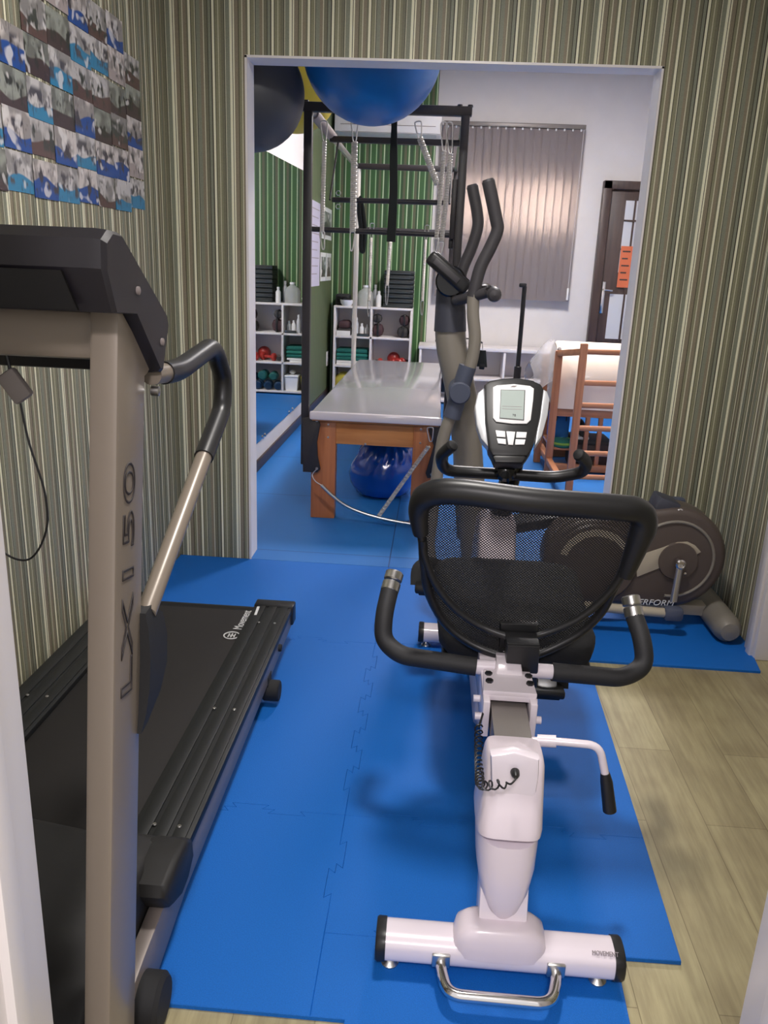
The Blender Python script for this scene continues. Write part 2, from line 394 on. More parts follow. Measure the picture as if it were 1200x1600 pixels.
def fillet(pts, r, seg=6):
    pts = [Vector(p) for p in pts]; out = [pts[0]]
    for i in range(1, len(pts) - 1):
        a, b, c = pts[i - 1], pts[i], pts[i + 1]; u = (a - b); v = (c - b)
        d = min(r, u.length * 0.45, v.length * 0.45); p = b + u.normalized() * d; q = b + v.normalized() * d
        for k in range(seg + 1):
            t = k / seg; out.append(p * (1 - t) ** 2 + b * 2 * t * (1 - t) + q * t * t)
    out.append(pts[-1]); return out
def spline(pts, seg=6, closed=False):
    P = [Vector(p) for p in pts]; n = len(P); out = []
    g = (lambda i: P[i % n]) if closed else (lambda i: P[max(0, min(n - 1, i))])
    for i in range(n if closed else n - 1):
        a, b, c, d = g(i - 1), g(i), g(i + 1), g(i + 2)
        for k in range(seg):
            t = k / seg
            out.append(0.5 * ((2 * b) + (c - a) * t + (2 * a - 5 * b + 4 * c - d) * t * t + (3 * b - a - 3 * c + d) * t ** 3))
    if not closed: out.append(P[-1])
    return out
def along(path, step):
    path = [Vector(p) for p in path]; out = [path[0]]; carry = 0.0
    for a, b in zip(path, path[1:]):
        L_ = (b - a).length; d = step - carry
        while d <= L_: out.append(a.lerp(b, d / L_)); d += step
        carry = (carry + L_) % step
    return out
def coil(path, R_, turns, r, n=5, per=9):
    path = [Vector(p) for p in path]; tot = sum((b - a).length for a, b in zip(path, path[1:]))
    P = along(path, tot / (turns * per)); out = []
    t = (P[1] - P[0]).normalized(); u = Vector((0, 1, 0)) if abs(t.y) < 0.9 else Vector((1, 0, 0))
    for i, p in enumerate(P):
        t = (P[min(i + 1, len(P) - 1)] - P[max(i - 1, 0)]).normalized(); u = (u - t * u.dot(t)).normalized(); w_ = t.cross(u)
        a = 2 * math.pi * i / per; out.append(p + u * (R_ * math.cos(a)) + w_ * (R_ * math.sin(a)))
    return MB().tube(out, r, n)
def axis_m(origin, axis):
    return Matrix.Translation(Vector(origin)) @ Vector(axis).to_track_quat('Z', 'Y').to_matrix().to_4x4()
def cyl(b, p0, p1, r, n=20, ch=0.0, mi=0):
    p0 = Vector(p0); p1 = Vector(p1); L_ = (p1 - p0).length
    pr = [(0, 0), (r, 0), (r, L_), (0, L_)] if not ch else [(0, 0), (r - ch, 0), (r, ch), (r, L_ - ch), (r - ch, L_), (0, L_)]
    return b.lathe(pr, n, axis_m(p0, p1 - p0), mi)
def lettering(name, s_, m, parent, origin, xd, yd, size, outline=0.0, stretch=1.0, shear=0.0, depth=0.0006, spacing=1.0, align='LEFT'):
    cu = bpy.data.curves.new(name, 'FONT'); cu.body = s_; cu.size = size; cu.shear = shear; cu.space_character = spacing; cu.align_x = align
    if outline: cu.fill_mode = 'NONE'; cu.bevel_depth = outline; cu.bevel_resolution = 1
    else: cu.extrude = depth
    o = bpy.data.objects.new(name, cu); C.objects.link(o)
    bpy.context.view_layer.update()
    me = bpy.data.meshes.new_from_object(o.evaluated_get(bpy.context.evaluated_depsgraph_get()))
    bpy.data.objects.remove(o)
    xd = Vector(xd).normalized(); yd = Vector(yd).normalized(); zd = xd.cross(yd); org = Vector(origin) - parent_loc(parent)
    for v in me.vertices: v.co = org + xd * (v.co.x * stretch) + yd * v.co.y + zd * v.co.z
    me.materials.clear(); me.materials.append(m); me.name = name
    q = bpy.data.objects.new(name, me); C.objects.link(q)
    if parent: q.parent = parent
    return q
# ================================================================== SETTING
XL = -1.165; XR = 1.28; YM = 3.571; YM2 = 3.708; ZN = 2.70; YB = 8.97; XFR = 2.35; ZF = 3.34; FZ = -0.010
struct(MB().span(XL - .1, XR + .6, -1.6, YM, FZ - .1, FZ).build('floor', PLANK))
struct(MB().span(XL - .1, XFR + .1, YM, YB + .1, -.1, 0.0).build('floor_far', TILES))
struct(MB().span(XL - .1, XR + .6, .66, YM2, ZN, ZN + .1).build('ceiling', CEIL))
struct(MB().span(XL - .1, XFR + .1, YM2, YB + .1, ZF, ZF + .1).build('ceiling_far', CEIL))
struct(MB().span(XL - .1, XL, .66, YM2, FZ, ZN).build('wall_left', WP_Y))
# right wall with a doorway close to the camera side
b = MB(); b.span(XR, XR + .1, 2.93, YM, FZ, ZN); b.span(XR, XR + .1, .66, 2.93, 2.12, ZN); b.span(XR, XR + .1, .66, 2.05, FZ, 2.12)
struct(b.build('wall_right', WP_Y))
b = MB(); b.span(XR - .022, XR + .11, 2.84, 2.945, FZ, 2.13, .006); b.span(XR - .022, XR + .11, 2.04, 2.13, FZ, 2.13, .006); b.span(XR - .022, XR + .11, 2.04, 2.945, 2.05, 2.14, .006)
b.span(XR - .034, XR - .02, 2.86, 2.90, FZ, 2.08, .004)
struct(b.build('trim_1', TRIM))
dr = struct(MB().span(XR + .05, XR + .09, 2.13, 2.84, FZ + .006, 2.05, .003).build('door_1', TRIM))
b = MB(); cyl(b, (XR + .05, 2.2, 1.0), (XR - .0, 2.2, 1.0), .01); b.tube([(XR, 2.2, 1.0), (XR - .005, 2.32, 1.0)], .009); b.build('door_handle', CHROME, dr)
# wall between the rooms, wide opening; wallpaper in front, paint elsewhere
OX0, OX1, OZ = -.822, .818, 2.135
poly = [(XL, YM, FZ), (OX0, YM, FZ), (OX0, YM, OZ), (OX1, YM, OZ + .004), (OX1, YM, FZ), (XFR, YM, FZ), (XFR, YM, ZF), (XL, YM, ZF)]
b = MB().prism(poly, (0, YM2 - YM, 0))
for i, f in enumerate(b.f):
    if all(abs(b.v[k].y - YM) < 1e-4 for k in f): b.m[i] = 1
struct(b.build('wall_middle', [JAMB, WP_X], angle=20))
b = MB(); t_ = .004
b.span(OX0 - .006, OX0 + .003, YM - t_, YM + .004, 0, OZ + .006); b.span(OX1 - .003, OX1 + .005, YM - t_, YM + .004, 0, OZ + .006); b.span(OX0 - .006, OX1 + .005, YM - t_, YM + .004, OZ - .002, OZ + .007)
struct(b.build('trim_2', TRIM))
# entrance wall and its door frame
JL, JR = -.453, .418
b = MB(); b.span(XL - .1, JL - .03, .66, .78, FZ, ZN); b.span(JR + .03, XR + .6, .66, .78, FZ, ZN); b.span(JL - .03, JR + .03, .66, .78, 2.12, ZN)
struct(b.build('wall_entrance', WHITE))
b = MB()
for s, x in ((1, JL), (-1, JR)):
    b.span(x - s * .035, x, .64, .80, FZ, 2.12, .004)
    b.span(x - s * .09, x - s * .002, .615, .645, FZ, 2.18, .006)
    b.span(x - s * .03, x + s * .012, .70, .735, FZ, 2.10, .003)
b.span(JL - .09, JR + .09, .615, .645, 2.10, 2.18, .006); b.span(JL - .03, JR + .03, .64, .80, 2.085, 2.12, .004)
struct(b.build('trim_3', TRIM))
# far room walls
struct(MB().span(XL - .1, XL, YM2, YB + .1, FZ, ZF).build('wall_far_left', WHITE))
struct(MB().span(XL, XL + .004, 7.42, YB, .0, ZF).build('trim_4', GP_Y))
struct(MB().span(XL, XL + .014, YM2, YB - .02, .0, .075, .003).build('baseboard_left', DKW))
WX0, WX1, WZ0, WZ1 = .06, 1.32, 1.76, 2.25
b = MB(); b.span(XL - .1, WX0, YB, YB + .1, FZ, ZF); b.span(WX1, XFR + .1, YB, YB + .1, FZ, ZF); b.span(WX0, WX1, YB, YB + .1, FZ, WZ0); b.span(WX0, WX1, YB, YB + .1, WZ1, ZF)
struct(b.build('wall_back', WHITE))
struct(MB().span(XL + .004, -.115, YB - .004, YB, .0, ZF).build('trim_5', GP_X))
struct(MB().span(XFR, XFR + .1, YM, YB + .1, FZ, ZF).build('wall_far_right', WHITE))
wn = struct(MB().span(WX0, WX1, YB + .045, YB + .051, WZ0, WZ1).build('window_1', mat('window_glass', (235, 240, 240), .05, trans=1.0)))
b = MB()
for x0, x1, z0, z1 in ((WX0, WX0 + .03, WZ0, WZ1), (WX1 - .03, WX1, WZ0, WZ1), (WX0, WX1, WZ0, WZ0 + .03), (WX0, WX1, WZ1 - .03, WZ1), ((WX0 + WX1) / 2 - .02, (WX0 + WX1) / 2 + .02, WZ0, WZ1)): b.span(x0, x1, YB + .03, YB + .07, z0, z1, .003)
b.build('window_frame', STEEL, wn)
# far door: dark frame, glazed dark leaf
dr = struct(MB().span(1.66, 2.33, YB - .05, YB - .012, .0, 2.27, .004).build('door_2', DKW))
b = MB(); b.span(1.60, 1.685, YB - .10, YB - .001, 0, 2.28, .006); b.span(1.60, 2.345, YB - .10, YB - .001, 2.20, 2.28, .006)
b.build('door_frame', DKW, dr)
b = MB(); b.span(1.845, 2.30, YB - .054, YB - .05, 1.40, 2.10); b.build('pane', FROST, dr)
b = MB(); b.span(1.79, 2.30, YB - .054, YB - .05, .72, 1.18); b.build('pane', FROST, dr)
b = MB()
for x in (1.93, 2.06, 2.19): b.span(x, x + .018, YB - .066, YB - .052, .70, 2.12)
for z in (1.9, 1.62): b.span(1.84, 2.3, YB - .064, YB - .052, z, z + .016)
b.build('grille', DKW, dr)
b = MB(); b.span(1.70, 1.735, YB - .066, YB - .052, .98, 1.30, .004); cyl(b, (1.717, YB - .06, 1.22), (1.717, YB - .115, 1.22), .012); b.tube([(1.717, YB - .112, 1.22), (1.80, YB - .112, 1.215)], .010); b.build('handle', CHROME, dr)
o = MB().span(1.845, 1.965, YB - .075, YB - .0725, 1.25, 1.66).build('paper_notice', ORANGE)
tag(o, 'orange paper notice stuck on the dark glazed door at the far right', 'notice')
b = MB()
for k in range(5): b.span(1.865, 1.945 - .02 * (k % 2), YB - .0765, YB - .0750, 1.60 - k * .07, 1.615 - k * .07)
b.build('printed_lines', DKW, o)

# foam mat tiles, interlocking edges
def seam(p0, p1, flip=False, pitch=.10, d=.016):
    p0 = Vector((p0[0], p0[1], 0)); p1 = Vector((p1[0], p1[1], 0)); L_ = (p1 - p0).length; n = max(2, int(round(L_ / pitch))); t = (p1 - p0) / L_; s_ = Vector((-t.y, t.x, 0)); out = [p0]
    for i in range(n):
        a = p0 + t * (L_ * i / n); q = L_ / n; sg = d if i % 2 else -d
        if i == 0 or i == n - 1: continue
        out += [a + t * (q * .16), a + t * (q * .02) + s_ * sg, a + t * (q * .98) + s_ * sg, a + t * (q * .84)]
    out.append(p1); return out
def tile(edges, label):
    pts = []
    for e in edges: pts += e[:-1]
    n = len(pts); ins = []
    for i in range(n):
        a, b_, c = pts[i - 1], pts[i], pts[(i + 1) % n]; u = (b_ - a).normalized(); v = (c - b_).normalized()
        nn = Vector((-u.y - v.y, u.x + v.x, 0)); nn = nn.normalized() if nn.length > 1e-6 else Vector((-u.y, u.x, 0)); ins.append(b_ + nn * .0016)
    b = MB(); lo = [Vector((p.x, p.y, FZ)) for p in pts]; mid = [Vector((p.x, p.y, -.0015)) for p in pts]; top = [Vector((p.x, p.y, 0)) for p in ins]
    vs = lo + mid + top; fs = [list(range(n))[::-1], [2 * n + i for i in range(n)]]
    for k in (0, n):
        for i in range(n): fs.append([k + i, k + (i + 1) % n, k + n + (i + 1) % n, k + n + i])
    o = b.add(vs, fs).build('foam_mat_tile', MAT, angle=25); tag(o, label, 'mat', 'blue interlocking floor mats'); return o
def st(p0, p1): return [Vector((p0[0], p0[1], 0)), Vector((p1[0], p1[1], 0))]
def rv(e): return e[::-1]
A0 = (XL + .005, 1.17); A1 = (-.165, 1.17)
s_a = seam((XL + .005, 1.755), (-.165, 1.755)); s_b = seam((XL + .005, 2.755), (-.165, 2.755))
s_c = seam((-.165, 1.755), (-.165, 2.755)); s_d = seam((-.165, 2.755), (-.165, YM - .002)); s_e = seam((-.165, 1.37), (-.165, 1.755))
s_f = seam((-.165, 1.755), (.592, 1.755)); s_g = seam((-.165, 2.755), (.620, 2.735)); s_h = seam((.620, 2.735), (.63, YM - .002))
s_i = seam((-.165, 1.37), (.445, 1.372))
tile([st((XL + .005, 1.17), (-.165, 1.17)), st((-.165, 1.17), (-.165, 1.37)), s_e, rv(s_a), st((XL + .005, 1.755), (XL + .005, 1.17))], 'blue mat tile under the front end of the treadmill, wood floor showing before it')
tile([s_a, s_c, rv(s_b), st((XL + .005, 2.755), (XL + .005, 1.755))], 'blue mat tile under the middle of the treadmill belt')
tile([s_b, s_d, st((-.165, YM - .002), (XL + .005, YM - .002)), st((XL + .005, YM - .002), (XL + .005, 2.755))], 'blue mat tile in the left corner behind the treadmill, before the opening')
tile([s_i, st((.445, 1.372), (.579, 1.374)), st((.579, 1.374), (.592, 1.755)), rv(s_f), rv(s_e)], 'blue mat tile under the rear column of the white bike, its corner on the wood')
tile([s_f, st((.592, 1.755), (.620, 2.735)), rv(s_g), rv(s_c)], 'blue mat tile under the seat of the white bike, beside the wood floor')
tile([s_g, s_h, st((.63, YM - .002), (-.165, YM - .002)), rv(s_d)], 'blue mat tile under the front foot of the white bike, reaching the opening')
tile([st((.620, 2.735), (1.245, 2.735)), st((1.245, 2.735), (XR - .001, 2.95)), st((XR - .001, 2.95), (XR - .001, YM - .002)), st((XR - .001, YM - .002), (.63, YM - .002)), rv(s_h)], 'blue mat tile under the grey flywheel housing in the right corner')
tile([st((-.10, .95), (.43, .95)), st((.43, .95), (.445, 1.372)), rv(s_i), st((-.165, 1.37), (-.165, 1.17)), st((-.165, 1.17), (-.10, 1.17)), st((-.10, 1.17), (-.10, .95))], 'blue mat tile nearest the camera, under the chrome handle of the white bike')

# ================================================================== TREADMILL
T = thing('treadmill', 'taupe and black treadmill standing along the left striped wall', 'treadmill', (-.80, 1.85, 0))
tx0, tx1 = -1.135, -.465
def yz(x, pts): return [(x, p[0], p[1]) for p in pts]
b = MB()
for x in (tx0 + .004, tx1 - .034): b.prism(yz(x, [(.93, .02), (.93, .085), (1.15, .125), (1.40, .15), (2.68, .15), (2.68, .085), (1.40, .055), (1.2, .02)]), (.03, 0, 0), .003)
for y in (1.0, 1.5, 2.0, 2.55): b.span(tx0 + .01, tx1 - .01, y, y + .05, .07 if y > 1.2 else .03, .11 if y > 1.2 else .07)
b.build('base_frame', TAUPED, T)
MB().span(-1.0, -.60, 1.36, 2.655, .105, .150, .012).build('belt', BELT, T)
for x0, x1 in ((tx0, -.995), (-.603, tx1)):
    b = MB(); b.span(x0, x1, 1.37, 2.70, .140, .163, .004); wd = x1 - x0
    for k in range(3): b.span(x0 + wd * (.10 + .3 * k), x0 + wd * (.32 + .3 * k), 1.37, 2.70, .160, .1665, .002)
    o = b.build('foot_rail', DECK, T)
    b = MB(); b.span(x0 + (.0 if x0 < -1 else -.0), x1 + (.006 if x0 > -1 else 0), 2.66, 2.715, .095, .170, .006); b.build('end_cap', BLACK, o)
    for y in (2.52, 1.95, 1.46):
        for q in (.35, .75): MB().lathe([(0, 0), (.005, 0), (.004, .0015), (0, .002)], 10, Matrix.Translation((x0 + wd * q, y, .1665))).build('screw', STEEL, o)
b = MB(); cyl(b, (-1.0, 2.665, .125), (-.60, 2.665, .125), .03, 20); b.build('roller', BLACK, T)
# motor hood
prof = [(1.40, .155), (1.395, .19), (1.36, .212), (1.25, .225), (1.08, .205), (.985, .15), (.965, .06), (1.0, .045), (1.36, .06)]
secs = []
for x, k, dz in ((tx0 - .002, .80, -.02), (tx0 + .03, 1, 0), (-1.0, 1, .004), (-.93, 1, -.0), (-.80, 1.0, .02), (-.67, 1, 0), (-.60, 1, .004), (tx1 - .055, 1, 0), (tx1 - .042, .96, -.006), (tx1 - .036, .88, -.016)):
    cy, cz = 1.18, .13; secs.append([(x, cy + (p[0] - cy) * k, cz + (p[1] - cz) * k + (dz if p[1] > .16 else 0)) for p in prof])
mh = MB().loft(secs).build('motor_hood', HOOD, T)
for x0, x1 in ((tx1 - .06, tx1 + .016), (tx0 - .004, tx0 + .06)):
    wp = [(1.402, .148), (1.397, .190), (1.362, .2125), (1.30, .2165), (1.235, .2165 - .006), (1.225, .19), (1.25, .145), (1.31, .118), (1.36, .122)]
    ws = [[(x, 1.335 + (p[0] - 1.335) * k, .165 + (p[1] - .165) * k) for p in wp] for x, k in ((x0, 1), (x1 - .016, 1), (x1 - .006, .97), (x1, .86))]
    MB().loft(ws).build('hood_wing', HOOD, mh, angle=50)
for x in (tx1 - .012, tx0 + .012):
    s = 1 if x > -.8 else -1
    b = MB(); cyl(b, (x - s * .02, 1.13, .050), (x + s * .050, 1.13, .050), .050, 24, .008); b.build('transport_wheel', RUB, T)
    b = MB(); cyl(b, (x - s * .01, 2.28, .045), (x + s * .042, 2.28, .045), .034, 20, .004); b.span(x - .03, x + .01, 2.255, 2.305, .045, .1); b.build('levelling_foot', RUB, T)
    MB().lathe([(0, 0), (.013, 0), (.012, .014), (0, .015)], 12, axis_m((x + s * .003, 2.44, .115), (s, 0, 0))).build('frame_bolt', RUB, T)
    b = MB(); cyl(b, (x, 1.0, 0), (x, 1.0, .03), .02, 16, .002); b.build('front_foot', RUB, T)
# uprights lean towards the runner
def post(x):
    b = MB(); lo, hi = -.02, 1.285; d = .18
    def sec(z): y0 = .915 + d * z; return [(x, y0, z), (x + .043, y0, z), (x + .043, y0 + .115, z), (x, y0 + .115, z)]
    z_ = [.0, 1.19]
    ss = [sec(.02), sec(1.175)]; y0 = .915 + d * 1.283
    ss.append([(x, y0, 1.283), (x + .043, y0, 1.283), (x + .043, y0 + .12, 1.186), (x, y0 + .12, 1.186)])
    bm = MB().loft(ss); bb = bmesh.new(); me = bpy.data.meshes.new('tmp'); me.from_pydata(bm.v, [], bm.f); bb.from_mesh(me); bmesh.ops.recalc_face_normals(bb, faces=bb.faces)
    es = [e for e in bb.edges if abs((e.verts[0].co - e.verts[1].co).normalized().z) > .9]; bmesh.ops.bevel(bb, geom=es, offset=.006, segments=2, affect='EDGES', profile=.5)
    bb.verts.index_update(); r = MB().add([v.co.copy() for v in bb.verts], [[v.index for v in f.verts] for f in bb.faces]); bb.free(); bpy.data.meshes.remove(me); return r
pr = post(-.492).build('upright', TAUPE, T); post(tx0 + .002).build('upright', TAUPE, T)
# model mark reading upward on the right upright
lean = Vector((0, .18, 1)).normalized()
org = PX(205, 1085, -.4485)
L_ = (PX(211, 728, -.4485) - org).length
q = lettering('lettering', 'LX150', PRNT, pr, org + Vector((.0004, 0, 0)), lean, Vector((0, -1, .18)), .062, outline=.0011, stretch=1.0, spacing=1.05)
wd = max(v.co.dot(lean) for v in q.data.vertices) - min(v.co.dot(lean) for v in q.data.vertices)
o0 = org - parent_loc(pr)
for v in q.data.vertices:
    rel = v.co - o0; t = rel.dot(lean); v.co = v.co + lean * (t * (L_ / wd - 1))
b = MB(); b.span(-1.10, -.49, 1.155, 1.225, 1.205, 1.275, .01); b.build('crossbar', TAUPE, T)
# console
prof = [(1.085, 1.278), (1.058, 1.335), (1.062, 1.372), (1.085, 1.385), (1.12, 1.383), (1.305, 1.262), (1.312, 1.245), (1.275, 1.175), (1.262, 1.178), (1.165, 1.272)]
secs = []
for x, k in ((tx0 - .02, .93), (tx0 - .01, 1), (-.452, 1), (-.436, .985), (-.430, .93)):
    cy = sum(p[0] for p in prof) / len(prof); cz = sum(p[1] for p in prof) / len(prof); secs.append([(x, cy + (p[0] - cy) * k, cz + (p[1] - cz) * k) for p in prof])
co = MB().loft(secs).build('console', CONS, T, angle=28)
MB().prism([(tx0 + .10, 1.073, 1.281), (-.474, 1.073, 1.281), (-.486, 1.058, 1.331), (tx0 + .10, 1.058, 1.331)], (0, -.006, 0)).build('recess_panel', CONS2, co)
for x, y, z in ((-.428, 1.17, 1.305), (-.428, 1.265, 1.225)): MB().lathe([(0, -.006), (.006, -.006), (.006, .001), (.004, .002), (0, .002)], 12, axis_m((x, y, z), (1, 0, 0))).build('screw', GRYP, co)
# display facing the runner
MB().prism([(-1.02, 1.135, 1.377), (-.58, 1.135, 1.377), (-.58, 1.285, 1.279), (-1.02, 1.285, 1.279)], (0, .002, .003)).build('display_panel', GLOSSK, co)
def handrail(x):
    pts = [(x, 1.275, 1.172), (x, 1.35, 1.166), (x, 1.42, 1.163), (x, 1.645, 1.186), (x, 1.72, 1.11), (x, 1.705, 1.045), (x, 1.54, .965), (x, 1.20, .79)]
    return fillet(pts, .07, 8)
for x in (-.452, tx0 + .03):
    path = handrail(x); i0 = next(i for i, p in enumerate(path) if p.y > 1.33); i1 = max(i for i, p in enumerate(path) if p.z > .966)
    b = MB(); b.tube(path[:i0 + 1], .017, 16); b.tube(path[i1:], .0165, 16); h = b.build('handrail', TAUPE, T)
    MB().tube(path[i0:i1 + 1], .0195, 16).build('grip', GLOSSK if False else BLACK, h)
    b = MB(); b.lathe([(0, 0), (.008, 0), (.008, .012), (0, .014)], 12, axis_m((x + .004, 1.262, 1.148), (1, 0, 0))); b.build('bolt', STEEL, h)
    b = MB(); secs = []
    for z, y0, y1, hw in ((.805, 1.165, 1.20, .012), (.775, 1.16, 1.24, .018), (.73, 1.155, 1.252, .02), (.68, 1.145, 1.245, .02), (.64, 1.135, 1.215, .016), (.61, 1.125, 1.16, .010)):
        secs.append([(x - hw, y0, z), (x + hw, y0, z), (x + hw * .8, y1, z), (x - hw * .8, y1, z)])
    b.loft(secs).build('rail_boot', BLACKM, h, angle=60)
# brand mark on the belt
mv = Vector((0, 1, 0)); o_ = PZ(372, 999, .1512); o2 = PZ(392, 950, .1512)
bt = [c for c in T.children if c.name.startswith('belt')][0]
d_ = (o2 - o_).normalized(); side = Vector((0, 0, 1)).cross(d_)
b = MB(); ctr = PZ(362, 993, .1512) + Vector((.0, 0, .0006))
ring = [ctr + Vector((.026 * math.cos(a), .026 * math.sin(a), 0)) for a in [2 * math.pi * i / 24 for i in range(24)]]
b.tube(ring, .0022, 6, closed=True)
for k in (-1, 0, 1): b.box(ctr + Vector((k * .010, 0, 0)), (.004, .030 - abs(k) * .004, .001))
b.box(ctr, (.024, .004, .001)); b.build('emblem', PRNTW, bt)
mq = lettering('lettering', 'Movement', PRNTW, bt, PZ(377, 984, .1512), Vector((0, 1, 0)), Vector((-1, 0, 0)), .044, depth=.0004)
y0_ = min(v.co.y for v in mq.data.vertices); y1_ = max(v.co.y for v in mq.data.vertices); k_ = (2.64 - PZ(377, 984, .1512).y) / (y1_ - y0_)
for v in mq.data.vertices: v.co.y = y0_ + (v.co.y - y0_) * k_
MB().prism([PZ(397, 961, .166), PZ(401, 961, .166), PZ(406, 948, .166), PZ(402, 948, .166)], (0, 0, .001)).build('label_sticker', PRNTW, T)
# safety key hanging by its cord from the console
b = MB(); Mk = Matrix.Rotation(R(-35), 3, 'Y'); kc = PY(24, 603, 1.20)
k_ = thing('safety_key', 'grey safety key box hanging on its cord under the treadmill console', 'key', tuple(kc))
b.box(kc, (.034, .016, .05), .006, Mk); b.build('key_box', KEYG, k_)
b = MB(); b.tube(spline([PY(8, 545, 1.20), PY(14, 570, 1.20), kc + Vector((-.004, 0, .018))], 6), .0025, 6)
b.tube(spline([kc + Vector((.005, 0, -.02)), PY(45, 690, 1.20), PY(70, 770, 1.20), PY(72, 830, 1.20), PY(45, 874, 1.20), PY(0, 858, 1.20), PY(-40, 790, 1.2), PY(-60, 650, 1.2), PY(-50, 545, 1.2)], 8), .0018, 6)
b.build('cord', BLACK, k_)
# ================================================================== RECUMBENT BIKE
K = thing('recumbent_bike', 'white recumbent exercise bike with black mesh backrest on the blue mats', 'exercise bike', (.2, 2.05, 0))
def stabil(y, x0, x1, label=None):
    def sec(x, k=1.0): return [(x, y + .040 * k * math.copysign(abs(math.cos(a)) ** .75, math.cos(a)), .050 + .032 * k * math.copysign(abs(math.sin(a)) ** .75, math.sin(a))) for a in [2 * math.pi * j / 28 for j in range(28)]]
    s_ = MB().loft([sec(x0 + .018), sec(x1 - .018)]).build('stabilizer', BIKEW, K, angle=50)
    for a, c in ((x0, x0 + .02), (x1 - .02, x1)):
        o_ = a if a == x0 else c; i_ = c if a == x0 else a
        MB().loft([sec(i_, 1.06), sec(o_ + (.004 if o_ == x0 else -.004), 1.07), sec(o_, 1.0)]).build('end_cap', BLACK, s_, angle=50)
    for x in (x0 + .03, x1 - .045):
        b = MB(); b.lathe([(0, 0), (.016, 0), (.018, .006), (.012, .012), (.006, .02), (.006, .03), (0, .03)], 16, Matrix.Translation((x, y - .012, 0))); b.build('levelling_foot', STEEL, s_)
    return s_
rs = stabil(1.318, -.053, .438)
lettering('lettering', 'MOVEMENT', PRNTG, rs, (.372, 1.290, .0795), (1, 0, 0), (0, .75, .66), .012, stretch=.8, depth=.0015)
stabil(2.775, -.005, .47)
# chrome carry handle
b = MB(); pth = fillet([(.078, 1.30, .040), (.078, 1.262, .042), (.092, 1.205, .042), (.285, 1.203, .042), (.303, 1.262, .042), (.303, 1.30, .040)], .05, 8)
b.tube(pth, .0115, 14); o = b.build('carry_handle', CHROME, K)
for x in (.078, .303): MB().box((x, 1.281, .048), (.036, .018, .03), .003).build('bracket', STEEL, o)
# rear column
b = MB(); cxs = .196
b.prism([(.148, 1.30, .075), (.245, 1.30, .075), (.245, 1.40, .40), (.148, 1.40, .40)], (0, .075, 0), .006); b.build('column', BIKEW, K)
def sq(cx, y, z, hw, hd, n=28, e=.62, sk=0):
    return [(cx + hw * math.copysign(abs(math.cos(a)) ** e, math.cos(a)), y + hd * math.copysign(abs(math.sin(a)) ** e, math.sin(a)), z + sk * math.sin(a)) for a in [2 * math.pi * j / n for j in range(n)]]
b = MB(); secs = []
for z, hw, y, hd in ((.138, .018, 1.345, .03), (.155, .034, 1.355, .05), (.19, .050, 1.37, .07), (.235, .059, 1.385, .085), (.285, .0625, 1.40, .092), (.305, .0625, 1.405, .092)): secs.append(sq(cxs, y, z, hw, hd, e=.7, sk=.014))
b.loft(secs); b.build('column_shroud', BIKEW2, K, angle=50)
b = MB(); secs = []
for z, hw, y, hd in ((.300, .0645, 1.408, .096), (.312, .0655, 1.412, .096), (.35, .0625, 1.425, .088), (.39, .060, 1.440, .078), (.412, .0585, 1.448, .07), (.424, .055, 1.452, .062), (.428, .050, 1.455, .054)): secs.append(sq(cxs + .008 * (z - .3) / .1, y, z, hw, hd, e=.45, sk=-.012))
b.loft(secs); sh = b.build('top_shroud', BIKEW2, K, angle=50)
# flat sloping face with the cord socket
MB().prism([PP(*p, (.2, 1.348, .36), (0, -1, .18)) for p in ((767, 1182), (804, 1176), (843, 1188), (842, 1215), (838, 1240), (826, 1262), (803, 1269), (782, 1257), (768, 1230))], (0, .03, 0), .006).build('front_panel', BIKEW, sh)
b = MB(); secs = [sq(.192, 1.318, z, hw, hd, e=.5) for z, hw, hd in ((.055, .090, .044), (.08, .092, .045), (.104, .087, .042), (.118, .070, .035), (.122, .055, .028))]
b.loft(secs).build('base_cover', BIKEW2, K, angle=50)
# rail, carriage, seat post
b = MB(); b.prism([(.170, 1.46, .345), (.250, 1.46, .345), (.250, 1.46, .408), (.170, 1.46, .408)], (.008, .80, -.02), .004).build('seat_rail', ALU, K)
b = MB()
b.span(.152, .168, 1.63, 2.02, .335, .425, .003); b.span(.258, .274, 1.63, 2.02, .335, .425, .003); b.span(.152, .274, 1.66, 2.02, .412, .428, .003)
b.prism([(.152, 1.66, .425), (.274, 1.66, .425), (.268, 1.76, .428), (.158, 1.76, .428)], (0, .0, .012), .002)
for x in (.145, .281):
    for y in (1.66, 1.74): cyl(b, (x - .008, y, .37), (x + .008, y, .37), .009, 12)
cg = b.build('seat_carriage', BIKEW, K)
for x, y in ((.168, 1.735), (.262, 1.735), (.168, 1.70), (.262, 1.70)):
    b = MB(); cyl(b, (x, y, .428), (x, y, .444), .009, 6); b.build('bolt', BLACK, cg)
b = MB(); b.prism([(.183, 1.715, .424), (.252, 1.715, .424), (.246, 1.762, .456), (.189, 1.762, .456)], (0, .06, .0), .004); b.build('seat_post', BIKEW, K)
# lever
b = MB(); pth = fillet([(.25, 1.52, .402), (.30, 1.515, .408), (.388, 1.505, .412), (.407, 1.50, .345)], .025, 6); b.tube(pth, .0085, 12); cyl(b, (.262, 1.52, .404), (.30, 1.515, .408), .013)
lv = b.build('adjust_lever', BIKEW, K)
b = MB(); b.tube([(.406, 1.50, .35), (.411, 1.499, .33), (.425, 1.495, .262)], [.010, .013, .0145], 14); b.build('grip', BLACK, lv)
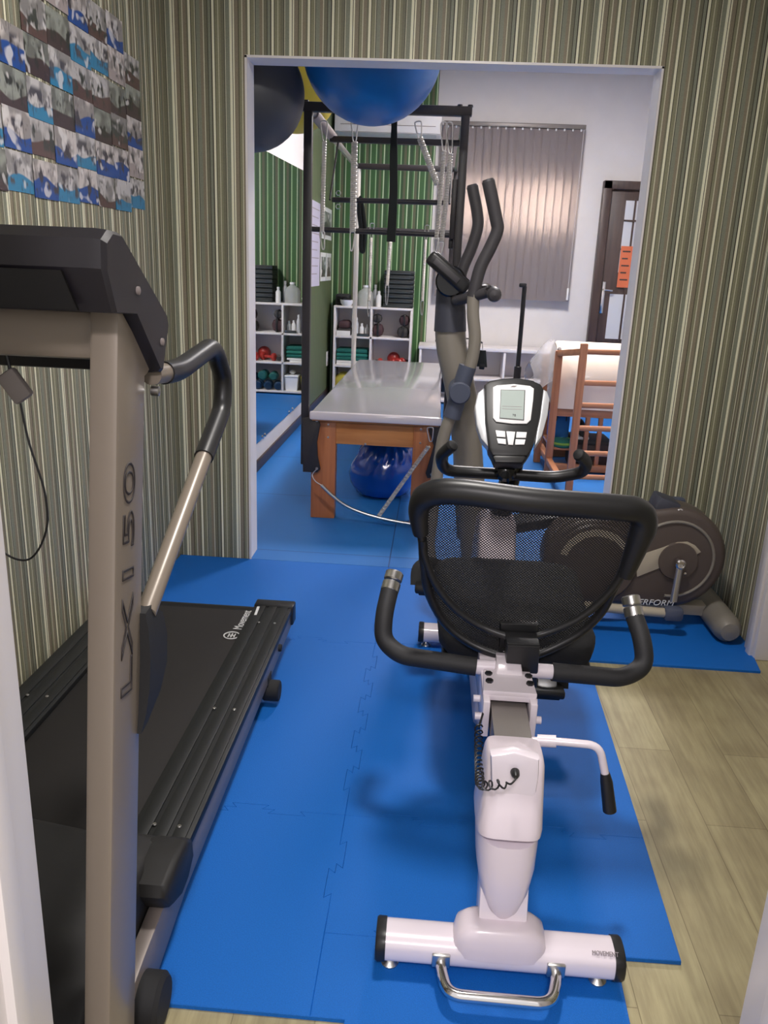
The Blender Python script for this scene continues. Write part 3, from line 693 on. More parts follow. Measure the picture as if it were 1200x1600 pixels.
# side handlebar
cy_, cz_ = 1.79, .428
b = MB(); b.tube([(.13, cy_, cz_), (.335, cy_, cz_)], .0185, 20); hb = b.build('side_handlebar', BIKEW, K)
def py(px, py_, Y): return PY(px, py_, Y)
lp = fillet([(.142, cy_, cz_), (-.045, 1.80, .440), PY(598, 1000, 1.825), PY(600, 960, 1.85), PY(609, 922, 1.895)], .065, 8)
rp = fillet([(.325, cy_, cz_), (.50, 1.80, .418), PY(1008, 1040, 1.825), PY(1004, 1000, 1.85), PY(991, 962, 1.895)], .065, 8)
for pth, e_ in ((lp, PY(614, 905, 1.915)), (rp, PY(986, 938, 1.915))):
    g = MB().tube(pth, .0225, 16).build('grip', FOAM, hb)
    d_ = (e_ - pth[-1]).normalized(); b = MB(); cyl(b, pth[-1] - d_ * .004, pth[-1] + d_ * .022, .0232, 20, .002); cyl(b, pth[-1] + d_ * .025, pth[-1] + d_ * .05, .0232, 20, .003); b.build('pulse_sensor', STEEL, g)
# backrest
P0 = (.25, 1.84, .45); NB = (0, 1, .29)
def bk(px, py_, off=0.0):
    p = PP(px, py_, P0, NB); p = p + Vector((0, .5 * (p.x - .255) ** 2, 0)) + Vector((0, off, 0)); return p
frame_px = [(657, 842), (654, 802), (672, 778), (720, 772), (835, 783), (960, 795), (1000, 803), (1011, 824), (998, 862), (980, 905)]
top = spline([bk(*p) for p in frame_px], 8)
bs = thing  # keep helper name visible
b = MB(); k = len(top); rr = [.030 - .012 * max(0, (abs(i - k / 2) / (k / 2) - .62) / .38) for i in range(k)]
b.tube(top, rr, 14, ry=.017, up=(0, -.29, 1))
br = b.build('backrest', BLACKM if False else BLACK, K)
lowl = [bk(657, 842), bk(664, 880), bk(682, 920), bk(712, 955), bk(752, 980), bk(795, 992, -.012), bk(815, 993, -.012), bk(850, 990), bk(898, 972), bk(938, 945), bk(966, 915), bk(980, 886), bk(985, 870)]
low2 = [bk(660, 850, .0), bk(663, 905, .012), bk(674, 950, .025), bk(700, 990, .03), bk(742, 1016, .02), bk(795, 1028, .0), bk(815, 1029, .0), bk(858, 1022, .02), bk(908, 1001, .03), bk(944, 968, .025), bk(962, 930, .014), bk(978, 895, .0)]
MB().tube(spline(lowl, 6), .0095, 10).build('frame_bar', BLACK, br)
MB().tube(spline(low2, 6), .0115, 10).build('frame_bar', BLACK, br)
# woven mesh between top frame and lower bar
def interp(poly, t):
    L_ = [0]
    for a, c in zip(poly, poly[1:]): L_.append(L_[-1] + (c - a).length)
    d = t * L_[-1]
    for i in range(len(poly) - 1):
        if d <= L_[i + 1] + 1e-9: return poly[i].lerp(poly[i + 1], (d - L_[i]) / max(1e-9, L_[i + 1] - L_[i]))
    return poly[-1]
lo_s = spline(low2, 6); nu, nv = 28, 14; vs = []; fs = []
for i in range(nu + 1):
    t = i / nu; a = interp(top, t); c = interp(lo_s, t)
    for j in range(nv + 1):
        s_ = j / nv; p = a.lerp(c, s_); vs.append(p + Vector((0, .02 * math.sin(math.pi * s_) * math.sin(math.pi * t), 0)))
for i in range(nu):
    for j in range(nv): q = i * (nv + 1) + j; fs.append([q, q + 1, q + nv + 2, q + nv + 1])
MB().add(vs, fs).build('mesh_panel', MESHF, br)
b = MB(); b.prism([bk(789, 988, -.075), bk(838, 990, -.075), bk(834, 1053, -.075), bk(785, 1051, -.075)], (0, .04, 0), .004); b.prism([bk(789, 986, -.07), bk(838, 988, -.07), bk(837, 1010, -.07), bk(788, 1008, -.07)], (0, .09, 0), .004); b.prism([bk(782, 975, .0), bk(842, 977, .0), bk(842, 1015, .0), bk(780, 1013, .0)], (0, .03, 0), .006)
bb_ = b.build('back_bracket', BLACK, br)
b = MB(); b.lathe([(0, -.002), (.006, -.002), (.006, .002), (0, .003)], 12, axis_m(bk(811, 1032, -.076), (0, -1, 0))); b.build('bolt', BLACKM, bb_)
# seat cushion
b = MB(); secs = []
for y, hw, z0, z1 in ((1.885, .15, .41, .455), (1.90, .185, .385, .475), (1.96, .205, .375, .485), (2.1, .21, .375, .48), (2.25, .218, .38, .488), (2.36, .222, .39, .498), (2.40, .215, .40, .492), (2.415, .19, .42, .475)):
    zc = (z0 + z1) / 2; hz = (z1 - z0) / 2; secs.append([(.255 + hw * math.copysign(abs(math.cos(a)) ** .45, math.cos(a)), y, zc + hz * math.copysign(abs(math.sin(a)) ** .6, math.sin(a))) for a in [2 * math.pi * j / 32 for j in range(32)]])
b.loft(secs).build('seat_cushion', FABK, K, angle=60)
b = MB(); b.span(.06, .45, 1.93, 2.36, .360, .385, .01); b.span(.16, .27, 1.95, 2.3, .34, .37, .004); b.build('seat_base', BLACK, K)
# front drive housing
prof = [(2.07, .12), (2.12, .065), (2.72, .055), (2.80, .10), (2.82, .22), (2.78, .42), (2.68, .56), (2.58, .60), (2.47, .60), (2.42, .52), (2.34, .40), (2.20, .33), (2.10, .25)]
b = MB(); b.prism([(.170, p[0], p[1]) for p in prof], (.118, 0, 0), .022, seg=3); b.build('drive_housing', BIKEW2, K, angle=45)
for x in (.168, .290):
    s = -1 if x < .2 else 1
    b = MB(); b.lathe([(0, 0), (.09, 0), (.085, .012), (.03, .016), (0, .016)], 28, axis_m((x, 2.36, .25), (s, 0, 0))); cp = b.build('crank_cover', SILV, K)
    ang = R(215) if s > 0 else R(35); ce = Vector((x + s * .03, 2.36 + .17 * math.cos(ang), .25 + .17 * math.sin(ang)))
    b = MB(); b.tube([(x + s * .02, 2.36, .25), ce], .012, 10); cyl(b, ce, ce + Vector((s * .04, 0, 0)), .008, 10); cr_ = b.build('crank_arm', STEEL, K)
    pc = ce + Vector((s * (.075 if s > 0 else .115), 0, .0)); b = MB(); b.box(pc, (.095, .10, .026), .008); b.box(pc + Vector((0, .0, -.016)), (.07, .075, .012), .004); b.build('pedal', BLACK, cr_)
    b = MB(); b.tube(spline([pc + Vector((-.045, .0, .0)), pc + Vector((-.042, .03, .05)), pc + Vector((0, .04, .068)), pc + Vector((.042, .03, .05)), pc + Vector((.045, .0, .0))], 6), .003, 8, ry=.018, up=(0, 1, 0)); b.build('pedal_strap', RUB, cr_)
# coiled sensor cord
b = coil(spline([PY(748, 1135, 1.60), PY(748, 1170, 1.52), PY(749, 1205, 1.42), PY(752, 1226, 1.34), PY(775, 1226, 1.305), PY(790, 1224, 1.30)], 8), .0085, 17, .0019)
b.tube(spline([PY(790, 1222, 1.30), PY(798, 1225, 1.30), PY(806, 1217, 1.32)], 6), .002, 6)
b.tube(spline([PY(748, 1137, 1.60), PY(756, 1110, 1.64), PY(762, 1085, 1.70), PY(772, 1060, 1.78)], 6), .0025, 6)
sk = PY(806, 1216, 1.33); b.lathe([(0, 0), (.009, 0), (.008, .012), (.004, .02), (0, .02)], 14, axis_m(sk + Vector((0, .02, 0)), (0, -1, .1)))
b.build('coiled_cord', BLACK, K)
# console mast, front bars, console
b = MB(); b.tube([(.235, 2.58, .55), (.25, 2.52, .66), (.262, 2.475, .80)], [.050, .042, .042], 20, ry=.036); b.build('console_mast', GLOSSK, K)
b = MB(); b.lathe([(0, -.01), (.030, -.01), (.034, .004), (.026, .018), (.01, .024), (0, .025)], 20, axis_m(PY(790, 736, 2.425), (0, -1, .35))); b.build('clamp_knob', GLOSSK, K)
yb = 2.46
pth = fillet([PY(706, 697, 2.36), PY(688, 712, 2.39), PY(694, 735, 2.44), PY(735, 738, yb), PY(790, 741, yb), PY(868, 746, yb), PY(912, 738, 2.44), PY(917, 722, 2.39), PY(905, 711, 2.36)], .035, 6)
fh = MB().tube(pth, .0185, 14).build('front_handlebar', BLACK, K)
for p, px_ in ((pth[0], pth[1]), (pth[-1], pth[-2])):
    d_ = (p - px_).normalized(); MB().lathe([(0, 0), (.0185, 0), (.016, .008), (.008, .012), (0, .013)], 14, axis_m(p, d_)).build('end_plug', BLACKM, fh)
NC = Vector((0, -math.cos(R(38)), math.sin(R(38)))); PC = (.255, 2.44, .92)
def cpt(px_, py_, out=0.0): return PP(px_, py_, PC, NC) + NC * out
body = [(757, 600), (765, 594), (785, 590), (808, 589), (832, 593), (846, 600), (850, 607), (845, 648), (837, 685), (831, 701), (824, 712), (770, 711), (764, 700), (758, 655)]
cs = MB().prism([cpt(*p) for p in body], -NC * .055, .008).build('console', GLOSSK if False else BLACK, K)
for pts in ([(757, 602), (747, 610), (742, 632), (745, 660), (752, 682), (764, 696)], [(849, 604), (856, 608), (860, 620), (857, 645), (848, 678), (836, 696)]):
    poly = [cpt(*p, -.012) for p in pts]; c_ = sum(poly, Vector()) / len(poly)
    MB().prism(poly, -NC * .035, .005).build('side_shell', SILV, cs)
MB().prism([cpt(*p, .0) for p in [(770, 606), (776, 603), (803, 601), (828, 604), (834, 608), (833, 625), (829, 657), (823, 663), (800, 663), (775, 660), (770, 654)]], NC * .005, .002).build('bezel', BTN, cs)
sc = MB().prism([cpt(*p, .0055) for p in [(783, 611), (819, 612), (817, 657), (781, 654)]], NC * .001).build('screen', LCD, cs)
MB().prism([cpt(*p, .0052) for p in [(782, 610), (820.5, 611), (818.5, 658.5), (780, 655.5)]], NC * .0008).build('screen_border', BLACK, cs)
vv = Vector((0, math.sin(R(38)), math.cos(R(38))))
lettering('lettering', '78', PRNT, sc, cpt(800, 652, .0068), (1, 0, 0), vv, .011, depth=.0003)
b = MB()
for z in (640, 636): b.prism([cpt(784, z, .0066), cpt(815, z + 1, .0066), cpt(815, z + 1.6, .0066), cpt(784, z + .6, .0066)], NC * .0003)
b.build('screen_lines', PRNTG, sc)
b = MB(); b.prism([cpt(797, 606, .0052), cpt(801, 604, .0052), cpt(808, 604, .0052), cpt(804, 606.5, .0052)], NC * .0005); b.build('badge', GRYP, cs)
for pts in ([(774, 673), (789, 674.5), (789.5, 684), (776, 683)], [(776, 685.5), (790, 686.5), (790.5, 695), (778, 693.5)], [(791, 674.6), (805, 675.4), (801.5, 696), (794, 695.6)], [(807, 675.5), (823, 676), (821.5, 685), (806, 684.6)], [(805.5, 687), (821, 687.4), (819, 695.5), (804.5, 695.5)]):
    MB().prism([cpt(*p, .0) for p in pts], NC * .004, .001).build('button', BTN, cs)
b = MB(); b.prism([cpt(*p, -.005) for p in [(768, 706), (827, 707), (817, 722), (774, 721)]], -NC * .05, .008); b.build('console_neck', BLACK, K)

# ================================================================== ELLIPTICAL
E_ = thing('elliptical_trainer', 'taupe elliptical trainer with flywheel housing along the striped wall behind the bike', 'elliptical trainer', (.6, 3.14, 0))
b = MB(); b.tube(spline([(.235, 3.14, .06), (.20, 3.14, .3), (.165, 3.14, .55), (.118, 3.14, .85), (.062, 3.14, 1.06), (.048, 3.14, 1.16)], 6), .058, 18, ry=.046, up=(1, 0, 0)); b.build('mast', ELL, E_)
b = MB(); b.tube([(.050, 3.14, 1.13), (.047, 3.14, 1.20), (.041, 3.14, 1.285)], [.061, .058, .052], 18, ry=.053, up=(1, 0, 0)); b.build('mast_sleeve', SLATE, E_)
b = MB(); cyl(b, (.040, 3.085, 1.312), (.040, 3.195, 1.312), .056, 28, .006); b.build('console_joint', GLOSSK, E_)
ca = PY(671, 400, 3.10); cb = PY(730, 452, 3.10); dx = (cb - ca).normalized(); nn = Vector((-dx.z, 0, dx.x)); cm = (ca + cb) / 2; L_ = (cb - ca).length
Mx = Matrix((dx, Vector((0, 1, 0)), nn)).transposed()
cs = MB().box((cm.x, 3.14, cm.z), (L_, .25, .052), .014, Mx, seg=3).build('console', BLACK, E_)
MB().box(Vector((cm.x, 3.14, cm.z)) + nn * .027, (L_ - .03, .22, .004), .001, Mx).build('display_panel', GLOSSK, cs)
MB().box(Vector((cm.x, 3.012, cm.z)) - dx * .01, (L_ * .62, .006, .022), .002, Mx).build('side_trim', CHAR, cs)
def arm(y, s, up, mid, low, jc, name='swing_arm'):
    t = MB().tube(spline(mid, 6), .0225, 14).build(name, ELL, E_)
    MB().tube(spline(up, 6), .0225, 14).build('grip', CHAR, t)
    MB().lathe([(0, 0), (.0225, 0), (.018, .008), (0, .010)], 14, axis_m(up[0], (Vector(up[0]) - Vector(up[1])))).build('end_cap', CHAR, t)
    MB().tube(low, .023, 14).build('lower_arm', ELL, t)
    b = MB(); b.tube([Vector(mid[-1]) + Vector((0, 0, .03)), Vector(jc), Vector(low[0]) + Vector((0, 0, -.03)) * .6], .032, 16); b.build('joint_sleeve', ELLB, t)
    b = MB(); cyl(b, Vector(jc) + Vector((0, s * .045, 0)), Vector(jc) + Vector((0, -s * .10, 0)), .040, 20, .005); b.build('pivot_cap', ELLB, t)
Y1 = 2.97
arm(Y1, -1, [PY(*p, Y1) for p in ((763, 284), (775, 341), (777, 360), (767, 385), (750, 420), (739, 464))], [PY(*p, Y1) for p in ((740, 460), (739, 490), (742, 530), (737, 564), (730, 585))],
    spline([PY(706, 645, Y1), PY(692, 687, Y1), PY(682, 750, Y1), PY(676, 800, Y1), PY(671, 860, Y1), (.055, Y1, .17)], 4), PY(718, 612, Y1))
Y2 = 3.31
arm(Y2, 1, [PY(*p, Y2) for p in ((738, 292), (746, 335), (746, 357), (737, 387), (724, 418), (714, 452))], [PY(*p, Y2) for p in ((715, 450), (712, 500), (714, 540), (716, 570), (716, 585))],
    [PY(716, 645, Y2), PY(716, 700, Y2), PY(718, 760, Y2), PY(722, 840, Y2)], PY(716, 612, Y2))
b = MB()
for s in (-1, 1):
    b.tube(fillet([(.06, 3.14, 1.25), (.065, 3.14 + s * .10, 1.245), (.12, 3.14 + s * .17, 1.265), (.178, 3.14 + s * .20, 1.285), (.185, 3.14 + s * .24, 1.283)], .04, 5), .019, 12)
fb = b.build('fixed_handlebar', CHAR, E_)
for s in (-1, 1):
    b = MB(); cyl(b, (.182, 3.14 + s * .215, 1.285), (.187, 3.14 + s * .262, 1.279), .0235, 18, .003); b.build('pulse_sensor', CHROME, fb)
    b = MB(); b.lathe([(0, 0), (.0245, 0), (.0245, .02), (.018, .034), (0, .04)], 18, axis_m((.187, 3.14 + s * .26, 1.279), (.05, s, -.12))); b.build('end_cap', CHAR, fb)
# base and housing
b = MB(); b.span(.22, 1.16, 3.105, 3.175, .045, .09, .006); b.build('base_beam', ELLC, E_)
for x in (1.195, .27):
    b = MB(); b.lathe([(0, 0), (.035, .006), (.052, .03), (.055, .06), (.055, .36), (.052, .39), (.035, .414), (0, .42)], 24, axis_m((x, 2.93, .056), (0, 1, 0))); b.build('stabilizer', ELL, E_)
def ring(cx, cz, r, a0, a1, n=22): return [(cx + r * math.cos(R(a0 + (a1 - a0) * i / n)), cz + r * math.sin(R(a0 + (a1 - a0) * i / n))) for i in range(n + 1)]
rc = PY(1052, 872, 3.06); rx, rz, rr_ = rc.x, rc.z - .005, .208
out = ring(rx, rz, rr_, -80, 105) + ring(.66, .265, .185, 110, 255)
hs = MB().prism([(p[0], 3.06, p[1]) for p in out], (0, .16, 0), .028, seg=4).build('flywheel_housing', ELLD, E_, angle=50)
b = MB(); o2_ = ring(rx, rz, .150, -70, 118) + ring(rx - .05, rz, .145, 120, 250)
# raised inner rim
rim = [Vector((p[0], 3.058, p[1])) for p in ring(rx, rz, .155, -95, 130, 30)]
MB().tube(rim, .006, 8).build('housing_rim', ELL, hs)
pan = [(993, 869), (1030, 857), (1058, 847), (1074, 846), (1086, 852), (1095, 862), (1088, 866), (1079, 858), (1064, 854), (1046, 857), (1036, 867), (1033, 886), (1010, 895), (995, 901)]
MB().prism([PY(*p, 3.058) for p in pan], (0, -.004, 0), .001).build('accent_panel', ELLC, hs)
b = MB(); b.lathe([(0, 0), (.165, 0), (.168, .006), (.160, .014), (.125, .018), (.05, .02), (0, .02)], 40, axis_m((.675, 3.058, .262), (0, -1, 0))); dc = b.build('pedal_disc', ELLD, E_)
rg = ring(.675, .262, .118, 35, 165, 24); rg2 = ring(.675, .262, .145, 165, 35, 24)
MB().prism([(p[0], 3.043, p[1]) for p in rg + rg2], (0, -.004, 0)).build('accent_ring', ELLC, dc)
cc = PY(1062, 880, 3.03)
b = MB(); b.lathe([(0, 0), (.078, 0), (.074, .012), (.03, .016), (0, .016)], 30, axis_m((cc.x, 3.06, cc.z), (0, -1, 0))); cd = b.build('crank_disc', ELLD, E_)
b = MB(); b.lathe([(0, 0), (.020, 0), (.020, .02), (.014, .024), (.012, .016), (0, .016)], 18, axis_m((cc.x, 3.032, cc.z), (0, -1, 0))); b.build('axle_bolt', CHROME, cd); MB().lathe([(0, 0), (.006, 0), (.005, .006), (0, .007)], 10, axis_m((cc.x + .03, 3.045, cc.z - .045), (0, -1, 0))).build('screw', CHROME, cd)
ce = PY(1052, 940, 3.01)
b = MB(); b.tube([(cc.x, 3.022, cc.z), (ce.x, 3.01, ce.z)], .014, 10, ry=.008, up=(1, 0, 0)); b.build('crank_arm', STEEL, E_)
def pedal_bar(a, c, fx0, fx1):
    a = Vector(a); c = Vector(c); b = MB(); b.tube([a, c], .019, 12); pb = b.build('pedal_bar', ELLC if a.y < 3.1 else ELLD, E_)
    b = MB(); b.box(a, (.075, .05, .055), .015); b.build('bar_joint', ELLB, pb)
    d_ = (c - a).normalized(); n_ = Vector((-d_.z, 0, d_.x)); n_ = n_ if n_.z > 0 else -n_; Mm = Matrix((d_, Vector((0, 1, 0)), n_)).transposed()
    p = a.lerp(c, fx0); q = a.lerp(c, fx1); m_ = (p + q) / 2 + n_ * .035
    b = MB(); b.box(m_, ((q - p).length, .14, .022), .006, Mm); b.box(m_ + d_ * ((q - p).length / 2) + n_ * .02, (.02, .14, .05), .006, Mm)
    for k in range(5): b.box(m_ - d_ * ((q - p).length * (.36 - .18 * k)) - n_ * .014, (.03, .09, .02), .004, Mm)
    b.build('foot_plate', BLACK, pb)
pedal_bar((ce.x - .003, 2.985, ce.z - .040), (.06, 2.97, .13), .52, .88)
pedal_bar((1.03, 3.30, .46), PY(722, 840, Y2), .36, .76)
b = MB(); b.tube([(cc.x, 3.24, cc.z), (1.03, 3.27, .46)], .014, 10, ry=.008, up=(1, 0, 0)); cyl(b, (cc.x, 3.21, cc.z), (cc.x, 3.25, cc.z), .02); b.build('crank_arm', STEEL, E_)
bx = PY(1046, 795, 3.08); Mt = Matrix.Rotation(R(18), 3, 'Y')
b = MB(); b.box((bx.x - .005, 3.14, bx.z), (.088, .12, .065), .010, Mt); b.span(bx.x - .05, bx.x + .04, 3.09, 3.19, bx.z - .07, bx.z - .01, .006); sb = b.build('rear_bracket', SLATE, E_)
b = MB(); q = PY(1062, 799, 3.075); b.lathe([(0, 0), (.013, 0), (.013, .006), (.008, .008), (.007, .004), (0, .004)], 16, axis_m(q, (0, -1, 0))); b.build('bolt', CHROME, sb)
lp_ = PY(989, 947, 3.055)
lettering('lettering', 'PERFORM', PRNTW, hs, PY(988, 944, 3.0575), (1, 0, .02), (0, 0, 1), .034, stretch=1.1, shear=.25, depth=.0012)
# ================================================================== TRAPEZE TABLE (far room)
D = thing('trapeze_table', 'wooden trapeze table with grey padded top and black metal canopy frame', 'exercise table', (-.3, 5.5, 0))
TX0, TX1, TYA, TYB, TZ = -.640, .040, 4.24, 6.85, .605
MB().span(TX0, TX1, TYA, TYB, .553, .575, .004).build('top_board', ORW_X, D)
b = MB().span(TX0 - .006, TX1 + .008, TYA - .01, TYB, .565, TZ, .016); mt = b.build('mattress', VINYL, D)
b = MB(); b.span(TX0 - .012, TX1 + .014, TYA - .018, TYA + .02, .560, TZ + .001, .012); b.build('cover_edge', VINYLW, mt)
for x0, x1 in ((-.646, -.513), (-.094, .034)):
    for y0 in (4.28, 6.70): MB().span(x0, x1, y0, y0 + .07, 0, .555, .004).build('leg', ORW_Z, D)
MB().span(-.52, -.09, 4.285, 4.32, .425, .555, .003).build('apron', ORW_X, D)
MB().span(-.52, -.09, 6.72, 6.755, .425, .555, .003).build('apron', ORW_X, D)
for x in (-.63, -.01): MB().span(x, x + .03, 4.34, 6.71, .45, .555, .003).build('side_rail', ORW_X, D)
for x, z in ((-.555, .53), (-.555, .46), (-.055, .53), (-.055, .455), (-.352, .432)):
    MB().lathe([(0, 0), (.007, 0), (.005, .005), (0, .006)], 12, axis_m((x, 4.281 if x != -.352 else 4.286, z), (0, -1, 0))).build('bolt', STEEL, D)
CZ = 2.083; FY = 4.30; RY = 6.62; CX0 = -.684; CX1 = .080
for x, y, z0 in ((CX0, FY, .30), (CX1, FY, .30)): MB().span(x - .021, x + .021, y - .021, y + .021, z0, CZ, .006).build('canopy_post', CAGE, D)
MB().tube([(CX0 + .02, RY, .40), (CX0 + .02, RY, CZ)], .019, 14).build('canopy_post', SPRING, D)
MB().span(CX1 - .02, CX1 + .02, RY - .02, RY + .02, .40, CZ, .006).build('canopy_post', CAGE, D)
b = MB(); b.span(CX0 - .03, CX1 + .03, FY - .022, FY + .022, CZ - .02, CZ + .024, .006)
for x in (CX0 - .012, CX1 - .03, CX1 + .02): b.lathe([(0, 0), (.014, 0), (.012, .01), (0, .012)], 12, Matrix.Translation((x, FY, CZ + .022)))
b.build('top_bar', CAGE, D)
MB().span(CX0, CX1, RY - .02, RY + .02, CZ - .02, CZ + .02, .005).build('top_bar', CAGE, D)
b = MB(); b.tube([(CX0, FY, CZ), (CX0, RY, CZ)], .019, 14); tr = b.build('top_rail', STEEL, D)
b = MB(); b.tube([(CX0, 4.45, CZ), (CX0, 5.25, CZ)], .028, 14); b.build('rail_padding', GRYP, tr)
MB().tube([(CX1, FY, CZ), (CX1, RY, CZ)], .019, 14).build('top_rail', STEEL, D)
MB().span(CX0, CX1, 5.08, 5.11, CZ - .045, CZ - .012, .004).build('cross_bar', CAGE, D)
b = MB(); b.tube([(CX0 + .02, RY, 1.63), (CX1, RY, 1.63)], .017, 12); b.build('rear_bar', CAGE, D)
b = MB(); b.tube([(-.62, 4.76, 1.70), (.0, 4.76, 1.705)], .014, 12); pb = b.build('push_bar', CAGE, D)
for s in (0.035, -0.035):
    c_ = Vector((-.585, 4.75, 1.70 + s)); MB().tube([c_ + Vector((.012 * math.cos(a), 0, .012 * math.sin(a))) for a in [2 * math.pi * i / 16 for i in range(16)]], .0028, 6, closed=True).build('eye_ring', STEEL, pb)
b = MB(); b.tube([(CX0 - .02, FY + .03, 1.525), (CX1 - .02, FY + .03, 1.52)], .013, 12); b.build('front_bar', CAGE, D)
for x in (CX0 + .05, CX1 - .05): MB().tube([(x, 4.76, 1.70), (x, 5.095, CZ - .03)], .006, 8).build('bar_hanger', CAGE, D)
# black side plates joining posts and legs
pl = [PY(*p, 4.275) for p in ((474, 652), (497, 651), (501, 663), (496, 690), (497, 712), (501, 732), (496, 737), (474, 736))]
MB().prism(pl, (0, -.02, 0), .002).build('side_plate', CAGE, D)
pl = [PY(*p, 4.275) for p in ((672, 662), (694, 660), (694, 690), (682, 715), (677, 745), (668, 746), (665, 738), (672, 715), (678, 695), (670, 672))]
MB().prism(pl, (0, -.02, 0), .002).build('side_plate', CAGE, D)
for p in ((495, 657), (495, 732), (674, 741)): MB().lathe([(0, 0), (.008, 0), (.006, .006), (0, .007)], 12, axis_m(PY(*p, 4.254), (0, -1, 0))).build('plate_bolt', STEEL, D)
b = MB()
for k in range(3): b.box((CX1 - .035, FY + .02, 1.72 - .12 * k), (.022, .03, .05), .004)
b.span(CX1 - .045, CX1 - .02, FY - .02, FY + .03, 1.50, 1.78, .004); b.build('bar_clamp', CAGE, D)

def carabiner(p0, p1, wd=.016, r=.0032):
    p0 = Vector(p0); p1 = Vector(p1); d_ = p1 - p0; L_ = d_.length; d_.normalize(); s_ = Vector((1, 0, 0)); s_ = (s_ - d_ * s_.dot(d_)).normalized()
    pts = [p0 + s_ * (wd * .5), p0 + d_ * (L_ * .1) + s_ * wd, p0 + d_ * (L_ * .5) + s_ * wd * .8, p0 + d_ * (L_ * .92) + s_ * wd * .45, p1, p0 + d_ * (L_ * .92) - s_ * wd * .45, p0 + d_ * (L_ * .5) - s_ * wd * .8, p0 + d_ * (L_ * .1) - s_ * wd, p0 - s_ * (wd * .5)]
    return MB().tube(spline(pts, 4, closed=True), r, 6, closed=True)
def spring(label, top, eye, end, hook=None, R_=.011, handle=False):
    t = thing('tension_spring', label, 'spring', tuple(top), 'springs hanging from the canopy frame')
    carabiner(top, eye).build('carabiner', STEEL, t)
    L_ = (Vector(end) - Vector(eye)).length
    coil([eye, end], R_, int(L_ / .0062), .0030, 4, 8).build('coil', SPRING, t)
    if hook is not None: carabiner(end, hook, .012).build('carabiner', STEEL, t)
    return t
fy = FY - .03
def q(px_, py_, y=fy): return PY(px_, py_, y)
spring('thin steel spring hanging leftmost from the front canopy bar, beside the black post', q(506, 189), q(507, 221), q(503, 362), q(505, 390), .009)
spring('thick steel spring hanging from the front canopy bar, left of the black strap', q(554, 186), q(554, 222), q(551, 362), q(549, 392), .014)
spring('slanting steel spring hooked to the front canopy bar, right of the black strap', q(653, 190), q(656, 216), q(683, 288), None, .013)
spring('long steel spring hanging from the front canopy bar close to the right post', q(702, 191), q(704, 240), q(690, 378), q(688, 396), .010)
spring('long thin spring running down just left of the spring by the right post', q(694, 191), q(694, 236), q(682, 372), q(680, 392), .009)
yy = RY - .06
spring('short steel spring hanging before the stacked steps from the rear bar, second from the right', q(612, 349, yy), q(610, 378, yy), q(605, 446, yy), q(604, 476, yy), .011)
spring('thin spring hanging from the rear bar before the cube shelf divider', q(582, 349, yy), q(580, 372, yy), q(577, 470, yy), q(576, 494, yy), .010)
spring('thin spring hanging farthest right on the rear bar against the green wall edge', q(668, 352, yy), q(665, 375, yy), q(660, 470, yy), q(659, 492, yy), .009)
# strap hung over the front bar
o = thing('fabric_sling', 'wide black fabric strap hanging from the middle of the front canopy bar', 'strap', tuple(q(616, 185)))
b = MB(); pts = [(q(616, 178), .016), (q(616, 200), .014), (q(615, 240), .019), (q(615, 300), .020), (q(613, 340), .022), (q(611, 378), .022)]
b.loft([[p + Vector((-w_, -.006, 0)), p + Vector((w_, -.006, 0)), p + Vector((w_, .006, 0)), p + Vector((-w_, .006, 0))] for p, w_ in pts]); b.build('band', STRAP, o)
b = MB(); b.tube([Vector((q(616, 180).x + dx_, FY + .034 * math.sin(a) , CZ + .034 * math.cos(a))) for dx_ in (0,) for a in [2 * math.pi * i / 20 for i in range(20)]], .004, 8, closed=True, ry=.014, up=(1, 0, 0)); b.build('loop', STRAP, o)
o = thing('foot_strap', 'black foot strap loop hanging from the push bar left of the wide black strap', 'strap', tuple(PY(566, 310, 4.76)))
b = MB(); b.tube(spline([PY(563, 309, 4.77), PY(567, 330, 4.78), PY(570, 360, 4.78), PY(568, 391, 4.78), PY(564, 388, 4.77), PY(564, 360, 4.765), PY(561, 330, 4.765)], 6, closed=True), .012, 8, closed=True, ry=.012, up=(1, 0, 0)); b.build('loop', STRAP, o)
def handle(name, label, px_, p0, p1, y):
    t = thing(name, label, 'handle', tuple(PY(px_, p0, y)), 'black spring handles')
    a = PY(px_ + 2, p0, y); c = PY(px_ - 3, p1, y); e = PY(px_ + 5, p1 + 1, y)
    MB().tube([a, c, e, a + Vector((.004, 0, 0))], .006, 8, closed=True, ry=.014, up=(0, 1, 0)).build('strap', STRAP, t)
    b = MB(); cyl(b, c, e, .016, 14, .003); b.build('grip', RUB, t)
    b = MB(); b.tube([a, PY(px_ + 2, p0 - 14, y)], .003, 6); b.build('cord', STEEL, t)
    return t
hh = handle('spring_handle', 'black triangular handle hanging left of the elliptical mast', 687, 506, 533, 4.26)
MB().tube([PY(689, 494, 4.26), PY(696, 488, 4.27), (CX1 - .018, 4.29, PY(705, 487, 4.27).z)], .004, 6).build('hook', CAGE, hh)
hh = handle('spring_handle', 'black handle hanging right of the elliptical mast above the low cabinet', 752, 548, 572, 4.31)
MB().tube([PY(754, 536, 4.31), PY(744, 530, 4.31), (CX1 + .018, 4.305, PY(735, 528, 4.31).z)], .004, 6).build('hook', CAGE, hh)
